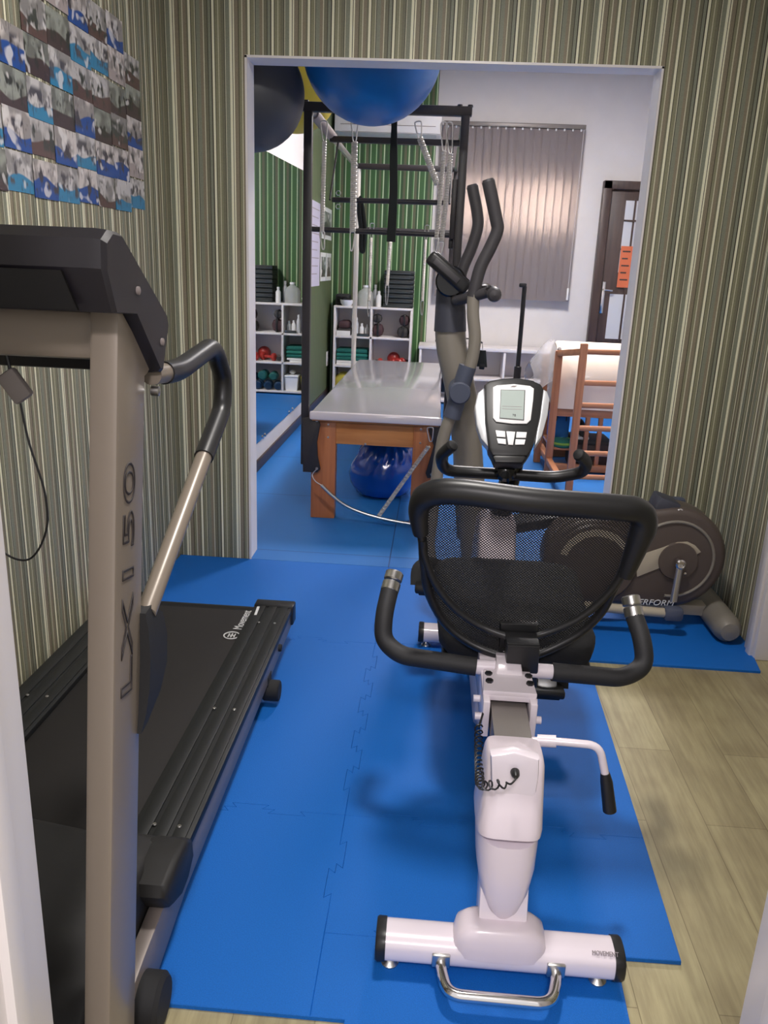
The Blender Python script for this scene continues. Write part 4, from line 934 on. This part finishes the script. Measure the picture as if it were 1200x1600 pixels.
# push-through bar hanging low in front of the table
o = thing('push_through_bar', 'curved chrome bar hanging low before the wooden table legs on a slanted spring', 'bar', tuple(PY(590, 806, 4.19)))
MB().tube(spline([PY(*p, 4.19) for p in ((502, 758), (520, 775), (540, 790), (565, 801), (592, 809), (620, 815), (645, 819), (668, 822))], 6), .009, 12).build('bar', STEEL, o)
carabiner(PY(672, 668, 4.20), PY(673, 690, 4.20)).build('carabiner', STEEL, o)
coil([PY(670, 697, 4.195), PY(592, 806, 4.19)], .009, 60, .0034, 4, 8).build('coil', SPRING, o)
b = MB(); b.tube(spline([PY(495, 733, 4.22), PY(488, 742, 4.22), PY(493, 752, 4.20), PY(502, 758, 4.19)], 5), .003, 6); b.build('hook', STEEL, o)
# blue ribbed balance dome under the table
b = MB(); n = 64; prof = [(.0, 0), (.10, 0), (.155, .025), (.188, .08), (.198, .14), (.192, .19), (.175, .225), (.165, .25), (.16, .265), (.148, .30), (.12, .33), (.08, .35), (.0, .358)]
secs = []
for i, (r, z) in enumerate(prof):
    sec = []
    for j in range(n):
        a = 2 * math.pi * j / n; k = 1 + (.05 * (1 if (j // 2) % 2 else -1) if i in (8, 9, 10, 11) else 0); x_ = max(r, .002) * k * math.cos(a) * 1.06; y_ = max(r, .002) * k * math.sin(a) * 1.06; q_ = max(0, z - .14); sec.append((-.285 + x_ + q_ * .22, 4.845 + y_ - q_ * .18, z - .16 * q_ * (x_ * .9 - y_ * .9) / .2))
    secs.append(sec)
o = b.loft(secs).build('balance_dome', BALLG, angle=40); tag(o, 'glossy blue ribbed inflatable dome on the floor under the trapeze table', 'balance ball')

# ================================================================== BIG BALLS
def gym_ball(label, c, r, m):
    t = thing('gym_ball', label, 'ball', c, 'large inflatable gym balls')
    MB().ball(c, r, 48).build('ball', m, t)
    b = MB(); b.tube([(c[0], c[1], c[2] + r * .985), (c[0], c[1], ZF)], .004, 6); b.build('hanging_cord', BLACK, t); return t
gym_ball('large blue inflatable ball hanging in the top middle of the opening', tuple(PY(582, 76, 4.022)), .313, BALLB)
gym_ball('large dark grey inflatable ball hanging in the top left of the opening', tuple(PY(391, 146, 3.99) + Vector((.0, 0, 0))), .245, BALLK)
gym_ball('yellow inflatable ball hanging behind the dark grey and blue balls', (-.858, 4.92, 2.288), .235, BALLY)

# ================================================================== MIRROR ON THE LEFT WALL
M_ = thing('wall_mirror', 'large frameless mirror fixed low on the white left wall of the far room', 'mirror', (XL, 5.6, .19))
MB().prism([(XL, YM2 + .12, .196), (XL, 7.32, .186), (XL, 7.32, 2.09), (XL, YM2 + .12, 1.985)], (.008, 0, 0)).build('glass', MIRR, M_)
for y in (5.42, 5.5, 6.45, 6.6, 4.6, 7.1):
    b = MB(); b.lathe([(0, 0), (.014, 0), (.012, .006), (0, .008)], 14, axis_m((XL + .008, y, .20), (1, 0, 0))); b.build('clip', CHROME, M_)

# ================================================================== WALL PAPERS AND SWITCH
def sheet(name, label, cat, y0, y1, z0, z1, m, lines=0, inner=None, group=None):
    t = MB().span(XL + .004, XL + .007, y0, y1, z0, z1).build(name, m); tag(t, label, cat, group)
    if lines:
        b = MB(); h = (z1 - z0)
        for k in range(lines):
            z = z1 - h * (.08 + .86 * k / lines); b.span(XL + .007, XL + .0078, y0 + (y1 - y0) * .1, y1 - (y1 - y0) * (.12 + .1 * (k % 3)), z - h * .012, z)
        b.build('printed_lines', PRNTG, t)
    if inner:
        MB().span(XL + .007, XL + .0085, y0 + .05, y1 - .05, z0 + .04, z1 - .04).build('picture', inner, t)
    return t
sheet('wall_chart', 'tall lilac paper chart on the green left wall just right of the black post', 'paper', 7.50, 8.05, 1.16, 1.90, PAPER, 9)
sheet('wall_notice', 'white sheet with a grey picture on the green wall right of the lilac chart, upper', 'paper', 8.16, 8.88, 1.60, 1.90, PAPERW, 0, PH[2])
sheet('wall_notice', 'white framed picture on the green wall, lower row, next to the lilac chart', 'paper', 8.12, 8.50, 1.20, 1.47, PAPERW, 0, PH[2])
sheet('wall_notice', 'white framed picture on the green wall, lower row, nearest the room corner', 'paper', 8.54, 8.90, 1.20, 1.47, PAPERW, 0, PH[0])
o = thing('light_switch', 'white switch plate low on the green left wall beside the cube shelf', 'switch', (XL, 8.72, .40))
MB().span(XL + .004, XL + .014, 8.66, 8.78, .32, .47, .003).build('plate', TRIM, o); MB().span(XL + .012, XL + .018, 8.70, 8.74, .37, .42, .002).build('rocker', SILV, o)

# ================================================================== CUBE SHELF AND WHAT STANDS ON IT
SX0, SX1, SY0, SY1, SH = -1.085, -.262, 8.62, 8.955, .955
S = thing('cube_shelf', 'white cube shelf with six open compartments against the green striped wall', 'shelf', ((SX0 + SX1) / 2, 8.78, 0))
rows = [.04, .345, .65, SH]; dvx = -.69; bt = .022
MB().span(SX0, SX1, SY0, SY1, SH - bt, SH, .002).build('top_panel', SHELFW, S)
for x in (SX0, SX1 - bt): MB().span(x, x + bt, SY0, SY1, 0, SH - bt, .002).build('side_panel', SHELFW, S)
for z in rows[:3]: MB().span(SX0 + bt, SX1 - bt, SY0, SY1, z - bt, z, .002).build('shelf_board', SHELFW, S)
MB().span(dvx - bt / 2, dvx + bt / 2, SY0, SY1, .04, SH - bt, .002).build('divider', SHELFW, S)
MB().span(SX0 + bt, SX1 - bt, SY1 - .008, SY1, .04, SH - bt).build('back_panel', SHELFW, S)
# eight stacked step platforms
def step(label, z):
    t = thing('step_platform', label, 'step', (-.415, 8.79, z), 'black steps stacked on the cube shelf')
    b = MB(); b.span(-.575, -.265, 8.66, 8.93, z, z + .044, .008); b.build('platform', STEPK, t)
    b = MB(); b.span(-.570, -.30, 8.655, 8.661, z + .012, z + .020, .001); b.build('edge_strip', STEPG, t); return t
ords = ['lowest', 'second lowest', 'third from the bottom', 'fourth from the bottom', 'fourth from the top', 'third from the top', 'second from the top', 'topmost']
for k in range(8): step('black step platform, %s in the stack on the cube shelf' % ords[k], SH + k * .047)
# top left of the shelf
o = thing('bathroom_scale', 'black case standing on the left end of the cube shelf top', 'case', (-1.02, 8.8, SH)); b = MB(); b.span(-1.08, -.93, 8.70, 8.9, SH, SH + .115, .02); b.build('body', BLACKM, o); b = MB(); b.span(-1.06, -.96, 8.695, 8.702, SH + .03, SH + .09, .004); b.build('front_panel', GLOSSK, o); o.name = 'black_case'
o = thing('white_bowl', 'small white bowl with dark contents beside the black case on the cube shelf top', 'bowl', (-.90, 8.74, SH)); b = MB(); b.lathe([(0, 0), (.045, 0), (.065, .03), (.072, .06), (.066, .06), (.058, .03), (0, .012)], 24, Matrix.Translation((-.955, 8.67, SH))); b.build('bowl', BTN, o); b = MB(); b.ball((-.955, 8.67, SH + .045), .052, 18, .7); b.build('contents', BLACKM, o)
def jug(label, x, y, r, h, z=SH):
    t = thing('water_jug', label, 'bottle', (x, y, z)); b = MB(); b.lathe([(0, 0), (r, 0), (r, h * .6), (r * .85, h * .75), (r * .35, h * .9), (r * .3, h), (0, h)], 22, Matrix.Translation((x, y, z))); b.build('jug_body', CLEAR, t); b = MB(); b.lathe([(0, h * .96), (r * .34, h * .96), (r * .34, h * 1.06), (0, h * 1.06)], 16, Matrix.Translation((x, y, z))); b.build('cap', PRNTW, t); return t
jug('wide clear plastic jug on the cube shelf top left of the stacked steps', -.77, 8.76, .085, .20)
def bottle(label, x, y, z, r, h, m, group):
    t = thing('bottle', label, 'bottle', (x, y, z), group); b = MB(); b.lathe([(0, 0), (r, 0), (r, h * .68), (r * .5, h * .8), (r * .45, h * .86), (0, h * .86)], 16, Matrix.Translation((x, y, z))); b.build('bottle_body', m, t); b = MB(); b.lathe([(0, h * .85), (r * .55, h * .85), (r * .5, h), (0, h)], 14, Matrix.Translation((x, y, z))); b.build('cap', PRNTW, t); return t
bottle('white plastic bottle on the cube shelf top, touching the stacked steps', -.625, 8.72, SH, .028, .16, PRNTW, 'bottles on the shelf top')
bottle('grey plastic bottle on the cube shelf top, next to the clear jug', -.672, 8.86, SH, .026, .22, SILV, 'bottles on the shelf top')
z1, z2, z3 = rows[2], rows[1], rows[0]
# upper left compartment
o = thing('folded_cushion', 'dark grey folded cloth bundle in the upper left shelf compartment', 'cloth', (-.97, 8.75, z1)); b = MB(); b.span(-1.05, -.90, 8.66, 8.90, z1, z1 + .07, .02); b.build('lower_fold', GREYPK, o); b = MB(); b.span(-1.04, -.92, 8.67, 8.89, z1 + .068, z1 + .15, .03); b.build('upper_fold', MAROON, o); o.name = 'cloth_bundle'
o = tag(MB().span(-1.055, -.91, 8.635, 8.655, z1, z1 + .05, .004).build('white_booklet', PAPERW), 'white booklet lying before the grey cloth in the upper left compartment', 'booklet')
for k, (x, h) in enumerate(((-.85, .19), (-.795, .13), (-.74, .12))): bottle(['tall grey bottle in the upper left compartment, beside the cloth bundle', 'middle white bottle in the upper left compartment', 'white bottle at the right side of the upper left compartment'][k], x, 8.69 + .02 * k, z1, .024, h, [SILV, PRNTW, PRNTW][k], 'bottles in the upper left compartment')
o = thing('card_box', 'small flat dark box at the front edge under the white bottles', 'box', (-.77, 8.65, z1)); b = MB(); b.span(-.835, -.71, 8.625, 8.655, z1, z1 + .028, .003); b.build('tray', BLACK, o); b = MB(); b.span(-.83, -.715, 8.622, 8.626, z1 + .006, z1 + .02, .001); b.build('label_strip', STEPG, o)
# ankle weights in the upper right compartment
def pack(label, x, y, z, w_, h, m):
    t = thing('ankle_weight', label, 'ankle weight', (x, y, z), 'rolled ankle weights'); b = MB(); b.span(x - w_ / 2, x + w_ / 2, y - .06, y + .06, z, z + h, h * .4); b.build('pad', m, t); b = MB(); b.span(x - w_ * .1, x + w_ * .1, y - .064, y + .064, z + .002, z + h + .003, .004); b.build('strap', BLACK, t); return t
pack('maroon ankle weight at the bottom left of the upper right compartment', -.62, 8.72, z1, .12, .14, MAROON)
pack('dark ankle weight lying on top of the maroon one at the left', -.63, 8.72, z1 + .145, .095, .085, GREYPK)
pack('dark grey ankle weight at the bottom right of the upper right compartment', -.355, 8.72, z1, .125, .115, GREYPK)
pack('brown ankle weight lying on top of the dark grey one at the right', -.345, 8.72, z1 + .12, .11, .115, MAROON)
# towels in the middle left compartment
def towel(label, z, h, m):
    t = tag(MB().span(-1.055, -.715, 8.66, 8.92, z, z + h, h * .42).build('folded_towel', m), label, 'towel', 'folded towels in the middle left compartment'); return t
for k in range(2): tag(MB().span(-1.05, -.76 + .03 * k, 8.66, 8.9, z2 + k * .022, z2 + k * .022 + .02, .003).build('paper_pad', PAPERW), ['lower white paper pad under the teal towels', 'upper white paper pad directly beneath the teal towels'][k], 'paper pad', 'paper pads')
towel('lowest dark teal folded towel in the middle left compartment', z2 + .045, .04, TEAL); towel('middle folded teal towel in the middle left compartment', z2 + .086, .035, TEAL2); towel('topmost teal folded towel in the middle left compartment', z2 + .122, .045, TEAL)
# dumbbells
def dumbbell(label, x, y, z, r, L_, m, rz=0.0, group='vinyl dumbbells on the cube shelf'):
    t = thing('dumbbell', label, 'dumbbell', (x, y, z), group)
    u = Vector((math.cos(rz), math.sin(rz), 0)); c = Vector((x, y, z + r))
    for s in (-1, 1):
        b = MB(); b.lathe([(0, -r * .55), (r * .7, -r * .55), (r, -r * .25), (r, r * .25), (r * .7, r * .55), (0, r * .55)], 6 if r < .04 else 20, axis_m(c + u * (s * L_ / 2), u)); b.build('head', m, t)
    b = MB(); cyl(b, c - u * (L_ / 2), c + u * (L_ / 2), r * .38, 12); b.build('bar', m, t); return t
dumbbell('red dumbbell at the left of the middle right compartment', -.52, 8.72, z2, .042, .14, REDV, .4)
dumbbell('red dumbbell at the right of the middle right compartment', -.37, 8.70, z2, .046, .10, REDV, 1.2)
tag(MB().ball((-.45, 8.84, z2 + .07), .07, 24).build('red_ball', REDV), 'red ball behind the two red dumbbells in the middle right compartment', 'ball')
dumbbell('small dark dumbbell at the far left end of the middle right compartment', -.632, 8.72, z2, .032, .075, GREYPK, 1.3)
dumbbell('small dark dumbbell in the back corner of the middle right compartment', -.315, 8.87, z2, .03, .07, GREYPK, 1.3)
for k, (x, y, zz, r, m, rz) in enumerate(((-.63, 8.70, 0, .048, NAVYR, 1.35), (-.525, 8.70, 0, .048, NAVYR, 1.45), (-.42, 8.70, 0, .048, NAVYR, 1.6), (-.325, 8.70, 0, .040, TEALR, 1.6), (-.58, 8.72, .098, .046, TEALR, 1.5), (-.47, 8.72, .098, .052, TEALR, 1.6), (-.36, 8.72, .085, .042, NAVYR, 1.6))):
    dumbbell(['navy dumbbell at the left end of the bottom right compartment floor', 'navy dumbbell second from the left on the bottom right compartment floor', 'navy dumbbell third from the left on the bottom right compartment floor', 'teal dumbbell at the right end of the bottom right compartment floor', 'teal dumbbell leftmost of the upper layer in the bottom right compartment', 'large teal dumbbell in the middle of the upper layer, bottom right compartment', 'navy dumbbell rightmost of the upper layer in the bottom right compartment'][k], x, y, z3 + zz, r, .11, m, rz)
# bottom left compartment
tag(MB().ball((-.97, 8.76, z3 + .11), .11, 28).build('yellow_ball', YELP), 'dull yellow ball at the left of the bottom left compartment', 'ball')
o = thing('storage_basket', 'white plastic basket at the right of the bottom left compartment', 'basket', (-.80, 8.74, z3)); b = MB(); b.loft([[(-.84, 8.66, z3), (-.715, 8.66, z3), (-.715, 8.84, z3), (-.84, 8.84, z3)], [(-.855, 8.645, z3 + .15), (-.705, 8.645, z3 + .15), (-.705, 8.86, z3 + .15), (-.855, 8.86, z3 + .15)]]); b.build('basket_body', BTN, o); b = MB(); b.span(-.86, -.702, 8.638, 8.865, z3 + .145, z3 + .165, .006); b.build('rim', BTN, o)
tag(MB().ball((-.78, 8.74, z3 + .19), .035, 14, .7).build('white_cloth', PAPERW), 'crumpled white cloth on the white basket', 'cloth')

# ================================================================== AIR CONDITIONER
A = thing('air_conditioner', 'white wall air conditioner high on the green striped wall behind the frame', 'air conditioner', (-.62, 8.85, 2.62))
ax0, ax1 = -1.13, -.065
prof = [(8.965, 2.60), (8.80, 2.605), (8.745, 2.64), (8.735, 2.72), (8.745, 2.86), (8.78, 2.885), (8.965, 2.885)]
MB().prism([(ax0, p[0], p[1]) for p in prof], (ax1 - ax0, 0, 0), .008).build('casing', ACW, A)
MB().prism([(ax0 + .05, 8.795, 2.606), (ax1 - .05, 8.795, 2.606), (ax1 - .05, 8.75, 2.632), (ax0 + .05, 8.75, 2.632)], (0, -.004, -.004)).build('air_flap', SILV, A)
b = MB()
for k in range(4): b.span(ax0 + .04, ax1 - .04, 8.80, 8.94, 2.885 , 2.886 + .002 * (k % 2), 0)
b.span(ax0 + .06, ax1 - .06, 8.731, 8.738, 2.700, 2.704, 0); b.build('panel_line', GRYP, A)

# ================================================================== BLIND
V = thing('vertical_blind', 'grey vertical blind over the back window, lit through its middle', 'blind', (.65, 8.87, 1.08))
bx0, bx1 = -.045, 1.355
MB().span(bx0, bx1, 8.83, 8.88, 2.735, 2.775, .004).build('headrail', ALU, V)
nvn = 17; pw = (bx1 - bx0) / nvn
for k in range(nvn):
    x = bx0 + pw * (k + .5); a = R(12); c_, s_ = math.cos(a), math.sin(a); hw = pw * .57
    MB().prism([(x - hw * c_, 8.86 - hw * s_, 1.085), (x + hw * c_, 8.86 + hw * s_, 1.085), (x + hw * c_, 8.86 + hw * s_, 2.732), (x - hw * c_, 8.86 - hw * s_, 2.732)], (0, .0012, 0)).build('vane', BLIND, V)
for k in range(nvn): MB().span(bx0 + pw * (k + .5) - .008, bx0 + pw * (k + .5) + .008, 8.845, 8.862, 2.715, 2.737, .002).build('vane_clip', PRNTW, V)
b = MB(); b.span(bx1 - .03, bx1 - .008, 8.82, 8.84, 1.10, 1.22, .004); b.tube([(bx1 - .018, 8.83, 1.2), (bx1 - .018, 8.835, 2.74)], .002, 6); b.build('chain_weight', PRNTW, V)

# ================================================================== LOW CABINET
L = thing('low_cabinet', 'low white open cabinet along the white back wall under the blind', 'cabinet', (.45, 8.7, 0))
lx0, lx1, ly0, ly1, lh = -.17, 1.25, 8.50, 8.90, .60
MB().span(lx0 - .01, lx1 + .01, ly0 - .01, ly1, lh - .035, lh, .003).build('top_board', SHELFW, L)
for x in (lx0, .70, lx1 - .025): MB().span(x, x + .025, ly0, ly1, 0, lh - .035, .002).build('side_panel', SHELFW, L)
MB().span(lx0, lx1, ly0 + .01, ly1, .26, .285, .002).build('shelf_board', SHELFW, L); MB().span(lx0, lx1, ly0 + .01, ly1, .02, .045, .002).build('shelf_board', SHELFW, L)
MB().span(lx0, lx1, ly1 - .008, ly1, .02, lh - .035).build('back_panel', SHELFW, L)

# ================================================================== LADDER BARREL
B_ = thing('ladder_barrel', 'wooden ladder barrel with cream padded barrel behind its rungs', 'exercise barrel', (1.2, 5.4, 0))
UX, UY = .905, 5.10
def upright(x, y, h, w_=.046): return MB().span(x - w_ / 2, x + w_ / 2, y - .018, y + .018, 0, h, .006)
for x, y, h in ((UX, UY, .955), (1.62, UY, .955), (.835, 5.62, .86), (1.60, 5.62, .86), (.80, 5.98, .80)): upright(x, y, h, .046 if y < 5.5 else .05).build('upright', BRW_Z, B_)
for z in (.905, .715, .575, .43, .27, .115): 
    b = MB(); b.tube([(UX - .0, UY + .005, z), (1.62, UY + .005, z + .01)], .0175, 12, ry=.016); b.build('rung', BRW_X, B_)
for x, xx in ((UX - .005, .835), (1.62, 1.60)):
    b = MB(); b.prism([(x - .018, UY - .01, .885), (x - .018, UY - .01, .925), (xx - .02, 5.64, .86), (xx - .02, 5.64, .82)], (.036, 0, 0), .004); b.build('side_rail', BRW_X, B_)
    b = MB(); b.span(xx - .02, xx + .02, UY + .02, 6.1, .08, .12, .004); b.build('base_rail', BRW_X, B_)
b = MB(); b.lathe([(0, 0), (.012, 0), (.014, .01), (.008, .022), (0, .025)], 12, Matrix.Translation((.835, 5.62, .86))); b.build('bolt', STEEL, B_)
# barrel: half round pad
secs = []
for x, k in ((.85, .95), (.865, 1), (1.66, 1), (1.675, .95)):
    pts = [(x, 5.66, .46)] + [(x, 5.96 - .30 * k * math.cos(a), .60 + .30 * k * math.sin(a)) for a in [math.pi * i / 20 for i in range(21)]] + [(x, 6.26, .46)]
    secs.append(pts)
MB().loft(secs).build('barrel', CREAM, B_, angle=45)
for y in (5.70, 6.20): MB().span(.87, 1.66, y, y + .04, .40, .46, .003).build('barrel_beam', BRW_X, B_)
for x in (.99, 1.08, 1.17, 1.3): MB().span(x, x + .03, 5.70, 5.73, .02, .41, .003).build('barrel_slat', BRW_Z, B_)
MB().span(.83, 1.66, 5.69, 5.73, .01, .06, .003).build('floor_beam', BRW_X, B_)
MB().span(.83, 1.66, 6.20, 6.24, .0, .06, .003).build('floor_beam', BRW_X, B_)
for x in (.86, 1.62): MB().span(x, x + .035, 6.20, 6.24, .0, .41, .003).build('barrel_slat', BRW_Z, B_)
MB().span(.86, 1.02, 5.74, 6.19, .15, .170, .003).build('storage_board', BRW_X, B_)
# clouded plastic sheet hanging over the barrel end
vs = []; fs = []; nu, nv = 18, 16
for i in range(nu + 1):
    for j in range(nv + 1):
        u_ = i / nu; v_ = j / nv; a = math.pi * (.05 + .9 * v_); rr = .315 + .012 * math.sin(9 * v_ + 5 * u_)
        x = .845 - .16 * u_; dr_ = .10 * u_ * u_
        vs.append((x + .01 * math.sin(13 * v_), 5.96 - (rr - dr_ * .6) * math.cos(a), .60 + (rr - dr_) * math.sin(a) + .012 * math.sin(11 * v_ + 7 * u_) - .06 * u_))
for i in range(nu):
    for j in range(nv): q_ = i * (nv + 1) + j; fs.append([q_, q_ + 1, q_ + nv + 2, q_ + nv + 1])
MB().add(vs, fs).build('plastic_cover', WRAP, B_, angle=25)
# things stored under the barrel
o = thing('blue_bag', 'blue fabric bag under the cream barrel, seen between the ladder uprights', 'bag', (.935, 5.98, .172)); b = MB(); b.span(.87, 1.0, 5.86, 6.12, .172, .40, .03); b.build('bag_body', BLUEF, o)
b = MB(); b.tube(spline([(.90, 5.865, .34), (.905, 5.85, .40), (.94, 5.845, .42), (.965, 5.85, .40), (.97, 5.865, .34)], 5), .006, 8); b.build('bag_handle', BLACK, o)
o = thing('balance_disc', 'teal disc with a lime green rim lying behind the left ladder upright', 'balance disc', (.93, 5.77, .1)); 
b = MB(); b.lathe([(0, 0), (.075, 0), (.09, .012), (.09, .028), (.07, .04), (0, .042)], 28, axis_m((.945, 5.80, .175), (0.0, -.10, 1))); b.build('disc', TEAL2, o); b = MB(); b.tube([Vector((.945 + .086 * math.cos(a), 5.796 + .086 * math.sin(a), .205 + .0086 * math.sin(a))) for a in [2 * math.pi * i / 28 for i in range(28)]], .010, 8, closed=True); b.build('rim', GREENF, o)
o = thing('storage_box', 'dark brown box under the cream barrel behind the lower rungs', 'box', (1.12, 5.95, 0)); b = MB(); b.span(1.03, 1.30, 5.80, 6.12, 0, .20, .01); b.build('box_body', DKW, o); b = MB(); b.span(1.025, 1.305, 5.795, 6.125, .185, .215, .006); b.build('lid', GREYPK, o)
o = thing('sports_shoe', 'dark shoe standing on the brown box under the barrel', 'shoe', (1.10, 5.9, .215)); b = MB(); secs = []
for y, hw, h in ((5.82, .02, .03), (5.84, .034, .05), (5.90, .04, .065), (5.97, .036, .09), (6.03, .034, .10), (6.06, .02, .08)): secs.append([(1.10 + hw * math.cos(a), y, .235 + h * .5 + h * .5 * math.sin(a)) for a in [2 * math.pi * i / 14 for i in range(14)]])
b.loft(secs); b.build('upper', GREYPK, o, angle=60); b = MB(); b.span(1.06, 1.14, 5.82, 6.06, .215, .24, .01); b.build('sole', PRNTW, o)
# pole
o = thing('pole_stand', 'slim black pole with a hooked tip standing before the white back wall', 'pole', (.60, 6.0, 0))
b = MB(); b.tube([(.604, 6.0, .02), (.603, 6.0, 1.262)], .016, 12); b.build('pole', BLACKM, o); b = MB(); b.box((.590, 6.0, 1.27), (.052, .03, .03), .008); b.build('tip', BLACK, o)
b = MB(); b.lathe([(0, 0), (.12, 0), (.12, .015), (.03, .03), (.026, .06), (0, .06)], 28, Matrix.Translation((.604, 6.0, 0))); b.build('base', BLACK, o)
b = MB(); cyl(b, (.604, 6.0, .60), (.604, 6.0, .70), .026, 14, .003); b.build('collar', BLACK, o)

# ================================================================== PHOTO PRINTS ON THE LEFT WALL
ptr = {}
col_words = ['rightmost', 'second from the right', 'third from the right', 'fourth from the right', 'fifth from the right', 'sixth from the right', 'seventh from the right', 'eighth from the right']
row_words = ['bottom row', 'second row up', 'third row up', 'fourth row up', 'fifth row up', 'top row']
proto = None; pick = [0, 1, 2, 3, 4]
rnd = random.Random(11); last = -1
desc = ['grey photo print', 'deep blue floored photo print', 'dark photo print', 'pale photo print', 'light blue floored photo print']
for ci in range(8):
    for ri in range(6):
        if ci >= 6 and ri > 3: continue
        y1 = 3.290 - ci * .150; z0 = 1.512 + ri * .1045 + (.018 if ci < 1 else 0) - .002 * (ci % 2) + rnd.uniform(-.006, .006)
        if ri == 5 and ci in (0,): continue
        k = rnd.choice([i for i in pick if i != last]); last = k
        key = k
        if key not in ptr:
            me_o = MB().span(0, .0015, -.0745, .0745, 0, .103).build('photo_print', [PH[k], PAPERW]); src = me_o; ptr[key] = me_o.data; o = me_o
        else:
            o = src.copy(); o.data = ptr[key]; C.objects.link(o)
        o.name = 'photo_print'
        o.location = (XL + .0005 + .0016 * ((ci + ri) % 2), y1 - .0745 + rnd.uniform(-.003, .003), z0)
        tag(o, '%s, %s, %s in the wall collage' % (desc[k], row_words[ri], col_words[ci]), 'photo', 'photo prints of the wall collage')
